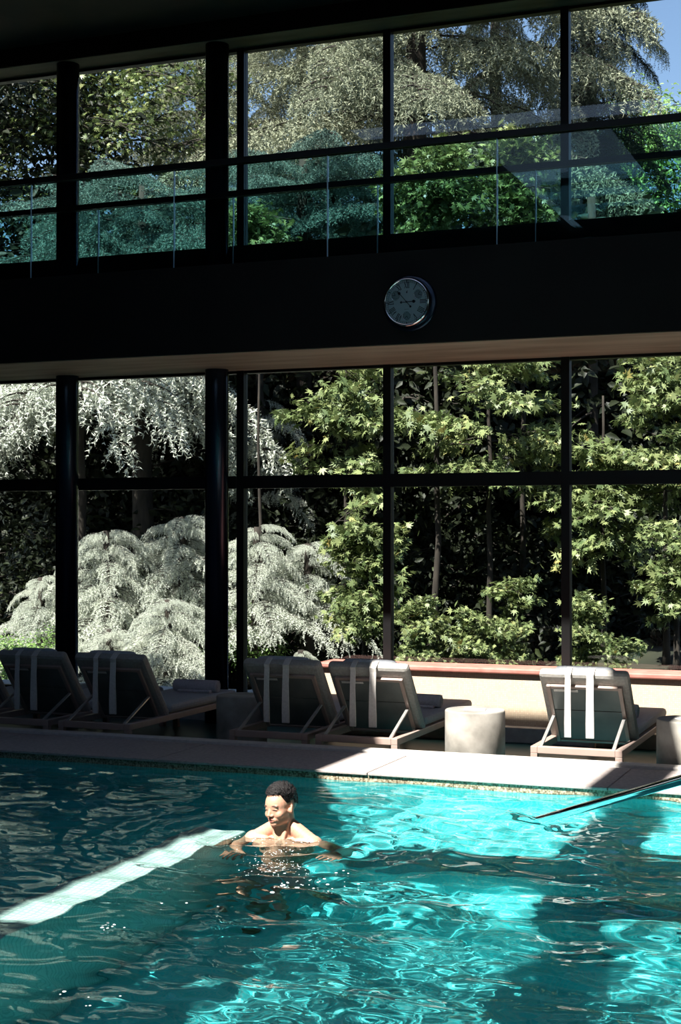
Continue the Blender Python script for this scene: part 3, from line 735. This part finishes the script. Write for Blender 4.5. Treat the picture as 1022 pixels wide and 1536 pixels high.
    M['hair'] = basic('dark_hair', (.005, .004, .0045), (.012, .010, .011), rough=.6, spec=.25, scale=90)
    me_h = hb.build('hair', M['hair'], o)
    # swim shorts, below the surface
    def sc(a, b, ra, rb, n_=8):
        a = Vector(a); b = Vector(b)
        for i in range(n_+1):
            t = i/n_; r_ = ra+(rb-ra)*t; parts.append(sphere(Matrix.Translation(a.lerp(b, t)) @ Matrix.Scale(r_, 4)))
    parts.append(sphere(Matrix.Translation((0, .035, -.57)) @ Matrix.Diagonal((.168, .118, .105, 1)), 24, 14))
    for s in (-1, 1): sc((s*.09, .03, -.60), (s*.115, -.15, -.735), .097, .085)
    ms = flush('swim_shorts')
    so = bpy.data.objects.new('swim_shorts', ms); COL.objects.link(so); so.parent = o; ms.materials.append(basic('shorts_fabric', (.48, .46, .45), (.56, .54, .53), rough=.8))
    r = so.modifiers.new('r', 'REMESH'); r.mode = 'VOXEL'; r.voxel_size = .012; r.use_smooth_shade = True
swimmer()
# ------------------------------------------------------------------ garden
def tri_mesh(name, V, Q, rnds, mats, mi=None):
    """V (n,3) vertices, Q (m,3) triangles, rnds per vertex, mi material index per triangle"""
    me = bpy.data.meshes.new(name); V = np.asarray(V, np.float32); Q = np.asarray(Q, np.int32)
    me.vertices.add(len(V)); me.vertices.foreach_set('co', V.ravel())
    me.loops.add(Q.size); me.loops.foreach_set('vertex_index', Q.ravel())
    me.polygons.add(len(Q)); me.polygons.foreach_set('loop_start', np.arange(0, Q.size, 3, dtype=np.int32))
    for m in mats: me.materials.append(m)
    if mi is not None: me.polygons.foreach_set('material_index', np.asarray(mi, np.int32))
    me.update()
    a = me.attributes.new('rnd', 'FLOAT', 'POINT'); a.data.foreach_set('value', np.asarray(rnds, np.float32))
    return me
def norm(a): return a/np.maximum(np.linalg.norm(a, axis=-1, keepdims=True), 1e-9)
def tubes_np(paths, r0, r1, seg=4):
    V = []; Q = []; n = 0
    for P in paths:
        P = np.asarray(P, float); m = len(P); d = norm(np.gradient(P, axis=0))
        a = np.array([0, 0, 1.]) if abs(d[0, 2]) < .9 else np.array([1., 0, 0])
        e1 = norm(np.cross(d, a)); e2 = np.cross(d, e1); rr = np.linspace(r0, r1, m)[:, None]
        for k in range(seg):
            t = 2*math.pi*k/seg; V.append((P+(e1*math.cos(t)+e2*math.sin(t))*rr))
        idx = n+np.arange(m*seg).reshape(seg, m)
        for k in range(seg):
            A = idx[k]; B = idx[(k+1) % seg]
            Q.append(np.stack([A[:-1], B[:-1], A[1:]], -1)); Q.append(np.stack([B[:-1], B[1:], A[1:]], -1))
        n += m*seg
    return np.concatenate(V), np.concatenate(Q)
def cedar_bough(seed, L=3.0, rise=.25, droop=.5, hang=.35, fan=.36, nsec=20, k=4, needle=.055, mat='n_silver', wid=.012, step=.035):
    """one cedar bough along +X: main axis, side branchlets, hanging twigs clothed in short needles"""
    g = np.random.RandomState(seed); paths = []; tw = []
    def axis(t): return np.array([L*t, .12*math.sin(t*3+seed)*L*.3, rise*L*t-droop*L*t*t])
    paths.append([axis(t) for t in np.linspace(0, 1, 10)])
    for i in range(nsec):
        for sd in (-1, 1):
            t = .10+.9*(i+g.rand()*.7)/nsec; p = axis(t); l = fan*L*(1.05-t)**.7*(.75+.5*g.rand())+.12
            an = sd*(.75+.35*g.rand())*(1.1-.5*t); dr = np.array([math.cos(an), math.sin(an), .05])
            m = max(4, int(l/.10)); s = np.linspace(0, 1, m)
            P = p+dr*l*s[:, None]+np.array([0, 0, -1])*(.45*l*s**2+.03*g.randn())[:, None]
            paths.append(P); 
            for j in range(1, m):
                for q in (-1, 1):
                    hl = hang*(.35+.9*g.rand())*(1-.45*s[j]); side = np.array([-dr[1], dr[0], 0])*q
                    d = norm(side*(.55+.2*g.randn())+dr*.35+np.array([0, 0, -(.5+.9*g.rand())]))
                    c = max(3, int(hl/step)); ss = np.linspace(0, 1, c)[:, None]
                    tw.append(np.concatenate([P[j]+d*hl*ss*(1-.15*ss)+np.array([0, 0, -.35])*hl*ss**2, np.repeat(d[None], c, 0)], 1))
            c = int(l/step)+2; ss = np.linspace(0, 1, c)[:, None]
            tw.append(np.concatenate([p+dr*l*ss+np.array([0, 0, -.45])*l*ss**2, np.repeat(dr[None], c, 0)], 1))
    T = np.concatenate(tw); P = np.repeat(T[:, :3], k, 0); D = np.repeat(T[:, 3:], k, 0)
    n = len(P); v = norm(norm(g.randn(n, 3))*.9+D*.7+np.array([0, 0, .15])); sdv = norm(np.cross(v, norm(g.randn(n, 3))))
    P = P+g.randn(n, 3)*.006; l = needle*(.7+.6*g.rand(n, 1))
    V = np.stack([P-sdv*wid/2, P+sdv*wid/2, P+v*l+sdv*wid*.3], 1).reshape(-1, 3)
    r = np.repeat(np.clip(.5+.2*g.randn(n), 0, 1), 3); Q = np.arange(len(V)).reshape(-1, 3)
    V2, Q2 = tubes_np(paths, .016, .004)
    return tri_mesh('bough', np.concatenate([V, V2]), np.concatenate([Q, Q2+len(V)]), np.concatenate([r, np.zeros(len(V2))]), [M[mat], M['bark']], np.concatenate([np.zeros(len(Q)), np.ones(len(Q2))]))
def star(lobes=5):
    """outline of a palmate leaf, tip along +X"""
    pts = [(0, 0)]; an = [-150, -118, -72, -52, -36, -20, 0, 20, 36, 52, 72, 118, 150]; rr = [.42, .22, .80, .42, .92, .46, 1.15, .46, .92, .42, .80, .22, .42]
    for a, q in zip(an, rr): pts.append((q*math.cos(R(a)), q*math.sin(R(a))))
    return np.array([(x, y, 0) for x, y in pts]), [(0, i, i+1) for i in range(1, len(pts)-1)]
def oval():
    pts = [(0, 0, 0), (.5, -.42, .03), (1.1, -.3, .02), (1.6, 0, -.08), (1.1, .3, .02), (.5, .42, .03)]
    return np.array(pts, float), [(0, 1, 2), (0, 2, 3), (0, 3, 4), (0, 4, 5)]
def leaf_spray(seed, L=1.2, nleaf=130, size=.06, mat='l_maple', shape='star', flat=.55, thick=.16, wid=.7):
    """a leafy branch along +X carrying broad leaves in a layered fan"""
    g = np.random.RandomState(seed); paths = []; pos = []; outd = []
    def axis(t): return np.array([L*t, .08*L*math.sin(4*t+seed), .12*L*t-.22*L*t*t])
    paths.append([axis(t) for t in np.linspace(0, 1, 8)])
    for i in range(9):
        t = .15+.85*(i+g.rand()*.5)/9; sd = 1 if i % 2 else -1; l = wid*L*(.55*(1.1-t)+.18)*(.7+.6*g.rand()); an = sd*(.7+.5*g.rand())
        d = np.array([math.cos(an), math.sin(an), .15*g.randn()]); P = axis(t)+d*l*np.linspace(0, 1, 5)[:, None]-np.array([0, 0, 1])*.2*l*(np.linspace(0, 1, 5)**2)[:, None]
        paths.append(P)
    allp = np.concatenate([np.array(p) for p in paths])
    n = nleaf; pi = g.randint(0, len(allp), n); P = allp[pi]+g.randn(n, 3)*np.array([.11*L, .11*L, thick*L*.5])
    P = P[P[:, 0] > -.1*L]; n = len(P)
    nrm = norm(np.array([.25, 0, flat])+g.randn(n, 3)*.38)
    tip = norm(np.stack([np.cos(a := g.randn(n)*1.1), np.sin(a), -.35+.25*g.randn(n)], -1)); tip = norm(tip-nrm*(tip*nrm).sum(-1, keepdims=True)); sd = np.cross(nrm, tip)
    S, F = star() if shape == 'star' else oval(); S = S.copy()
    sc = size*(.6+.7*g.rand(n))[:, None, None]
    cup = -.18*(S[:, 0]**2+S[:, 1]**2)
    V = P[:, None]+sc*(S[None, :, :1]*tip[:, None]+S[None, :, 1:2]*sd[:, None]+(S[:, 2]+cup)[None, :, None]*nrm[:, None])
    F = np.array(F); Q = (np.arange(n)[:, None, None]*len(S)+F[None]).reshape(-1, 3); V = V.reshape(-1, 3)
    r = np.repeat(np.clip(.45+.22*g.randn(n), 0, 1), len(S))
    V2, Q2 = tubes_np(paths, .010*L, .003*L)
    return tri_mesh('branch', np.concatenate([V, V2]), np.concatenate([Q, Q2+len(V)]), np.concatenate([r, np.zeros(len(V2))]), [M[mat], M['bark']], np.concatenate([np.zeros(len(Q)), np.ones(len(Q2))]))
def ctag(o, label, cat, group=None): return tag(o, label, cat, group)
def trunk(root, h, r0, r1, lean=(0, 0), name='trunk', zb=-.3):
    g = random.Random(int(h*100+r0*999)); pts = []; rs = []
    for k in range(9):
        t = k/8; pts.append((lean[0]*t+g.uniform(-.04, .04)*h*.1, lean[1]*t+g.uniform(-.04, .04)*h*.1, zb+(h-zb)*t)); rs.append(r0+(r1-r0)*t+(r0*.35 if k == 0 else 0))
    return MB().tube(pts, rs, 14).build(name, M['bark'], root)
def put(me, name, root, p, az, pitch, roll, sc):
    o = bpy.data.objects.new(name, me); COL.objects.link(o); o.parent = root; o.location = p
    o.rotation_euler = (Euler((0, 0, az)).to_matrix() @ Euler((0, -pitch, 0)).to_matrix() @ Euler((roll, 0, 0)).to_matrix()).to_euler(); o.scale = (sc, sc, sc); return o
def face_cam(p): return math.atan2(-p.y, -p.x)
def cedar(p, h, label, meshes, zs, rad, nb, r0=.28, name='cedar_tree', az_bias=None, spread=math.pi, seed=1, psc=1.0, tip=.35, group='cedars in the garden', pitch=.05):
    root = empty(name, p); ctag(root, label, 'tree', group); g = random.Random(seed)
    trunk(root, h, r0, .06)
    base = face_cam(p) if az_bias is None else az_bias
    for i in range(nb):
        t = (i+g.random()*.6)/nb; z = zs[0]+(zs[1]-zs[0])*t; rr = rad*(1-(1-tip)*t)*g.uniform(.75, 1.15)
        az = base+spread*(2*((i*.618034+g.random()*.12) % 1)-1)
        me = meshes[g.randrange(len(meshes))]; L = me['L']
        put(me, 'bough', root, (0, 0, z), az, pitch+g.uniform(-.12, .12), g.uniform(-.15, .15), rr/L*psc)
    return root
def mk(fn, n, L, **kw):
    out = []
    for i in range(n):
        m = fn(i*7+len(bpy.data.meshes) % 97, L=L, **kw); m['L'] = L; out.append(m)
    return out
S_silver = mk(cedar_bough, 4, 2.0, rise=.38, droop=.95, hang=.42, fan=.32, nsec=13, k=4, mat='n_silver', needle=.055, wid=.016)
S_up = mk(cedar_bough, 3, 3.4, rise=.12, droop=.45, hang=.52, fan=.30, nsec=15, k=4, mat='n_olive', needle=.065, wid=.018, step=.045)
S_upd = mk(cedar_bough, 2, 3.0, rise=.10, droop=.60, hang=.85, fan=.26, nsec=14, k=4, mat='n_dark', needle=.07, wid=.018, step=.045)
S_blue = mk(cedar_bough, 3, 3.0, rise=.06, droop=.16, hang=.26, fan=.36, nsec=20, k=4, mat='n_blue', needle=.055, wid=.014, step=.04)
S_map = mk(leaf_spray, 5, 1.1, nleaf=110, size=.118, mat='l_maple', thick=.12, wid=.6)
S_grn = mk(leaf_spray, 3, 1.1, nleaf=95, size=.115, mat='l_green', wid=.6)
S_pal = mk(leaf_spray, 3, 1.6, nleaf=230, size=.07, mat='l_pale', shape='oval', thick=.3)
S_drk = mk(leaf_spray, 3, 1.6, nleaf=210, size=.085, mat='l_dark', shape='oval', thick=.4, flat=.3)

# ground: terrace then a rising bank
def ground():
    gx = np.linspace(-60, 30, 90); gy = np.concatenate([np.linspace(13.6, 30, 34), np.linspace(31, 75, 40)])
    X, Y = np.meshgrid(gx, gy); g = np.random.RandomState(2)
    H = -.95+.93*np.clip((Y-20)/3+np.clip((X+6)/1.5, 0, 1), 0, 1)+.05*np.sin(X*1.3+Y)*np.sin(Y*.9)*(Y > 17)+np.clip(Y-30, 0, 100)**1.15*.16*(1+.15*np.sin(X*.3))
    V = np.stack([X, Y, H], -1).reshape(-1, 3); n = len(gx); I = np.arange(len(V)).reshape(len(gy), n)
    Q = np.concatenate([np.stack([I[:-1, :-1], I[:-1, 1:], I[1:, 1:]], -1).reshape(-1, 3), np.stack([I[:-1, :-1], I[1:, 1:], I[1:, :-1]], -1).reshape(-1, 3)])
    me = tri_mesh('garden_ground', V, Q, np.zeros(len(V)), [M['soil']]); me.polygons.foreach_set('use_smooth', np.ones(len(Q), bool)); tag(link('garden_ground', me), kind='structure')
ground()
MB().box((-30, YG+.12, -1.2), (15, 13.7, .0)).box((-6.35, 13.7, -1.2), (-5.05, 16.2, .0)).build('terrace_floor', M['paving'], kind='structure')

def G(px, d, z=0): return at(px, d, z)
# --- upper cedars
cedar(G(625, 25), 15, 'tall grey-green cedar filling the middle of the upper windows, thick dark trunk', S_up, (8.0, 13.8), 3.9, 34, r0=.36, seed=3, tip=.75, pitch=-.05)
cedar(G(455, 28), 14, 'olive cedar with long hanging sprays, its thin trunk left of the big cedar', S_up, (8.9, 13.0), 2.8, 24, r0=.18, seed=9, tip=.7, pitch=-.05)
cedar(G(885, 28), 16, 'dark drooping cedar standing out against blue sky at the upper right', S_upd, (5.6, 13.8), 1.75, 62, r0=.34, seed=5, tip=.75, pitch=-.22)
cedar(G(300, 30), 14, 'slender olive cedar hanging beside the second black column in the upper window', S_up, (9.0, 12.6), 2.2, 26, r0=.2, seed=12, tip=.6, pitch=-.15)
cedar(G(745, 31), 15, 'dark cedar half hidden between the big cedar and the drooping one', S_upd, (8.5, 13.0), 1.5, 22, r0=.25, seed=14, tip=.8, pitch=-.2)
# --- blue-green tiers behind the balcony, silver sprays above the lower transom
cedar(G(215, 22.5), 6.9, 'blue-green cedar with flat tiers behind the glass railing on the left', S_blue, (5.0, 6.75), 2.5, 34, r0=.2, seed=21, tip=.8)
cedar(G(455, 23.5), 7.6, 'blue-green cedar spreading its tiers behind the balcony glass left of centre', S_blue, (6.2, 7.6), 2.0, 28, r0=.2, seed=23, tip=.8)
cedar(G(890, 22), 6.5, 'small blue-green cedar tip rising right of the maple in the upper window', S_blue, (5.4, 6.4), .8, 12, r0=.08, seed=24, tip=.2)
cedar(G(120, 22), 4.6, 'silver cedar whose sprays hang below the balcony in the lower left windows', S_silver, (3.75, 4.7), 2.8, 20, r0=.1, seed=27, tip=.9, pitch=.0)
cedar(G(390, 23), 4.0, 'dim silver cedar hanging beside the thin mullion in the lower window', S_silver, (1.9, 3.7), 1.2, 12, r0=.03, seed=28, tip=.7)
# --- weeping silver mounds
def mound(p, h, label, rad, nb, seed):
    root = empty('weeping_cedar', p); ctag(root, label, 'tree', 'weeping silver cedars'); g = random.Random(seed); trunk(root, h-.1, .10, .04)
    for i in range(nb):
        t = i/nb; z = h*(1-.75*t**1.2); az = i*2.399+g.uniform(-.3, .3); rr = rad*(.45+.6*t)*g.uniform(.8, 1.15)
        me = S_silver[g.randrange(3)]
        put(me, 'bough', root, (0, 0, z-.12), az, .16+g.uniform(-.15, .1), g.uniform(-.1, .1), rr/2.0)
mound(G(275, 21.2, -.2), 2.1, 'tallest weeping silver cedar mound, arching left of the second black column', 1.2, 28, 1)
mound(G(160, 20.9, -.5), 2.20, 'weeping silver cedar mound just right of the first black column', 1.1, 28, 2)
mound(G(62, 20.9, -.7), 1.75, 'low weeping silver cedar at the far left behind the first column', .9, 24, 3)
mound(G(252, 19.6, -.95), 1.75, 'weeping silver cedar spilling down behind the dark loungers beside the second column', .95, 28, 4)
mound(G(165, 19.8, -.95), 1.35, 'low weeping silver cedar behind the two darkest loungers', .9, 24, 8)
mound(G(30, 20.4, -.95), 1.0, 'lowest weeping silver cedar in the far left bay', .8, 22, 9)
mound(G(385, 20.2, -.2), 1.95, 'weeping silver cedar directly right of the thin mullion', .95, 24, 5)
mound(G(462, 20.8, 0), 1.52, 'weeping silver cedar arching above the paired loungers left of centre', 1.0, 22, 6)
mound(G(452, 19.5, -.4), .55, 'small dim weeping conifer behind the shaded lounger left of centre', .45, 14, 7)
# --- broadleaf trees
def broad(p, h, c, rad, n_, meshes, label, seed, sc=1.0, r0=.045, name='maple_tree', group='maples', cat='tree', front=.62, shell=.5, part='branch'):
    """c centre height, rad (rx,ry,rz) of the crown"""
    root = empty(name, p); ctag(root, label, cat, group); g = random.Random(seed)
    if h > 0: trunk(root, h, r0, r0*.3, zb=-.2)
    fc = face_cam(p)
    for i in range(n_):
        az = fc+g.gauss(0, 1.0) if g.random() < front else g.uniform(-math.pi, math.pi)
        el = math.asin(g.uniform(-.75, 1)); q = g.uniform(shell, 1.0)
        P = Vector((math.cos(az)*math.cos(el)*rad[0]*q, math.sin(az)*math.cos(el)*rad[1]*q, c+math.sin(el)*rad[2]*q))
        me = meshes[g.randrange(len(meshes))]; s = sc*g.uniform(.75, 1.2)
        P = P-Vector((math.cos(az), math.sin(az), 0))*.6*s
        put(me, part, root, P, az+g.uniform(-.5, .5), .05+el*.35+g.uniform(-.2, .2), g.uniform(-.3, .3), s*.72)
    return root
broad(G(735, 20.5), 5.2, 3.0, (1.25, 1.1, 1.3), 32, S_map, 'maple with yellow-tipped leaves in the middle of the lower windows, right of the central mullion', 31)
broad(G(655, 20.5), 6.4, 6.0, (.75, .8, .85), 54, S_grn, 'bright green maple top seen through the balcony glass right of the central mullion', 32, r0=.05)
broad(G(785, 21), 6.6, 6.2, (.42, .5, .95), 34, S_grn, 'slim green maple top rising next to the dark cedar in the upper window', 33, r0=.05)
broad(G(390, 21), 5.9, 5.75, (.35, .5, .3), 16, S_grn, 'small leafy green crown just above the balcony edge by the second column', 38, r0=.03)
broad(G(1000, 19.5), 4.0, 2.75, (.85, .8, 1.0), 32, S_map, 'maple at the right edge with a pale sunlit cluster below the balcony', 34)
broad(G(905, 20), 3.4, 1.9, (.75, .7, .75), 26, S_map, 'maple with sunlit leaves just right of the right mullion below the transom', 35)
broad(G(520, 21), 4.5, 2.9, (.9, .8, 1.1), 28, S_map, 'maple left of the central mullion, leaves lit above and below the transom', 36)
broad(G(548, 19.3), 1.7, .95, (.55, .5, .75), 44, S_map, 'leafy maple sapling left of the central mullion behind the paired loungers', 37, sc=.85)
broad(G(1015, 19), 1.6, 1.0, (.35, .4, .6), 24, S_map, 'maple sapling at the right picture edge above the red coping', 39, sc=.8)
# shrubs along the terrace
broad(G(632, 18.6, 0), 0, .25, (.35, .35, .42), 26, S_map, 'rounded leafy shrub above the red coping right of the central mullion', 41, sc=.62, name='leafy_shrub', group='shrubs behind the red coping', cat='shrub')
broad(G(715, 18.7, 0), 0, .12, (.50, .35, .30), 26, S_map, 'broad low leafy shrub above the red coping in the middle bay', 42, sc=.62, name='leafy_shrub', group='shrubs behind the red coping', cat='shrub')
broad(G(765, 19.0), 0, .42, (.26, .3, .62), 22, S_map, 'upright leafy shrub rising above the coping left of the right mullion', 43, sc=.62, name='leafy_shrub', group='shrubs behind the red coping', cat='shrub')
broad(G(878, 18.6, 0), 0, .20, (.24, .3, .52), 24, S_map, 'leafy shrub directly right of the right mullion above the red coping', 44, sc=.6, name='leafy_shrub', group='shrubs behind the red coping', cat='shrub')
broad(G(925, 18.4, 0), 0, -.05, (.30, .3, .22), 14, S_map, 'lowest leafy shrub creeping on the red coping at the right', 45, sc=.55, name='leafy_shrub', group='shrubs behind the red coping', cat='shrub')
broad(G(365, 20.5), 0, .05, (.35, .3, .28), 18, S_pal, 'pale green shrub low behind the left drum table', 46, sc=.5, name='leafy_shrub', group='shrubs behind the red coping', cat='shrub')
broad(G(45, 20.0, -.5), 0, .25, (.35, .3, .22), 14, S_pal, 'pale green shrub under the far left weeping cedar', 47, sc=.5, name='leafy_shrub', group='shrubs behind the red coping', cat='shrub')
# red blossoms
fl = MB(); g_ = random.Random(8)
S_red = mk(leaf_spray, 1, .5, nleaf=26, size=.05, mat='l_red', shape='oval')
rb = empty('blossom_shrub', G(437, 24, 0)); ctag(rb, 'shrub with a small red bloom cluster in the dark between the trees', 'shrub'); trunk(rb, 1.6, .03, .01)
for i in range(5): put(S_red[0], 'blossom', rb, (g_.uniform(-.1, .1), g_.uniform(-.1, .1), 1.62+g_.uniform(-.06, .08)), i*1.3, .2, 0, .4)
# --- far broadleaf trees
broad(G(120, 27), 9, 8.6, (3.0, 2.6, 2.7), 95, mk(leaf_spray, 3, 1.6, nleaf=240, size=.07, mat='l_green', thick=.3), 'big dark green broadleaf tree filling the upper left windows', 51, sc=1.3, r0=.3, name='broadleaf_tree', group='broadleaf trees beyond the cedars', shell=.35)
broad(G(-30, 26), 9, 8.2, (2.4, 2.2, 2.6), 60, S_drk, 'dark broadleaf tree at the upper left edge', 52, sc=1.4, r0=.25, name='broadleaf_tree', group='broadleaf trees beyond the cedars')
broad(G(990, 34), 10, 9.4, (1.1, 1.5, 1.9), 60, S_pal, 'light green tree far behind the upper right window', 53, sc=1.2, r0=.2, name='broadleaf_tree', group='broadleaf trees beyond the cedars')
# --- dark wood behind everything
labs = ['darkest', 'dense', 'shaded', 'deep green', 'shadowy', 'thick', 'bushy', 'dim']
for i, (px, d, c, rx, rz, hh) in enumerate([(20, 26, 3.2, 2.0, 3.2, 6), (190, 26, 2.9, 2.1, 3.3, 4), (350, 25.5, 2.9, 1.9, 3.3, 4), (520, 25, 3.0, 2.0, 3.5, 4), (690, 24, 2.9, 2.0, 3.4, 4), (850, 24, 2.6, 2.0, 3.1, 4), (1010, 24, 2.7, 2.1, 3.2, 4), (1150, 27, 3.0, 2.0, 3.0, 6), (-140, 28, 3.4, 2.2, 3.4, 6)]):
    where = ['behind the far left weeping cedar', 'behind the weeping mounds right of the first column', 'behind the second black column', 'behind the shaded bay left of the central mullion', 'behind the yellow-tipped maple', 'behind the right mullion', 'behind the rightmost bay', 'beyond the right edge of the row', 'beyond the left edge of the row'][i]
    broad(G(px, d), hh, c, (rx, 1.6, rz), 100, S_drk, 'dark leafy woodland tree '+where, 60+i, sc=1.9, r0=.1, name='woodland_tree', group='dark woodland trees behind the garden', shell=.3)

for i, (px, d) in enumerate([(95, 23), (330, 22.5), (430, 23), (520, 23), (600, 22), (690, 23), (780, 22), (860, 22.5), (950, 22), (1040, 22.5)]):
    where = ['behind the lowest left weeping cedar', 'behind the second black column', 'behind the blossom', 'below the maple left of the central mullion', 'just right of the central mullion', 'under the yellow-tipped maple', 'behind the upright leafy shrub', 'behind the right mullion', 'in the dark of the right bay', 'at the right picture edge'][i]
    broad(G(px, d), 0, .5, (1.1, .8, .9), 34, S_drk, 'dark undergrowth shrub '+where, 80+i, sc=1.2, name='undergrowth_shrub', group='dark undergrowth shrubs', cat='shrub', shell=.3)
# ------------------------------------------------------------------ light
w = bpy.data.worlds.new('world'); scene.world = w; w.use_nodes = True; nt = w.node_tree; nt.nodes.clear()
wo = nt.nodes.new('ShaderNodeOutputWorld'); bg = nt.nodes.new('ShaderNodeBackground'); sk = nt.nodes.new('ShaderNodeTexSky')
sk.sky_type = 'NISHITA'; sk.sun_disc = False; sk.sun_elevation = SEL; sk.sun_rotation = math.pi+SAZ; sk.air_density = 1.0; sk.dust_density = .6; sk.ozone_density = 2.0
nt.links.new(sk.outputs[0], bg.inputs[0]); nt.links.new(bg.outputs[0], wo.inputs[0]); bg.inputs[1].default_value = .105
sun_d = bpy.data.lights.new('sun', 'SUN'); sun = bpy.data.objects.new('sun', sun_d); COL.objects.link(sun)
sun_d.energy = 8.2; sun_d.angle = R(.53); sun_d.color = (1, .955, .87)
dirv = Vector((math.sin(SAZ)*math.cos(SEL), math.cos(SAZ)*math.cos(SEL), -math.sin(SEL)))
sun.rotation_euler = dirv.to_track_quat('-Z', 'Y').to_euler(); sun.location = (-4, -6, 14)
sun_d.cycles.is_caustics_light = True

import time
scene.view_settings.view_transform = 'Standard'; scene.view_settings.look = 'None'; scene.view_settings.gamma = 1; scene.view_settings.exposure = .95
scene.view_settings.use_curve_mapping = False
cy = scene.cycles
cy.use_denoising = True; cy.max_bounces = 12; cy.diffuse_bounces = 6; cy.glossy_bounces = 4; cy.transmission_bounces = 10; cy.transparent_max_bounces = 16
cy.sample_clamp_indirect = 10; cy.caustics_reflective = False; cy.caustics_refractive = True; cy.blur_glossy = .3
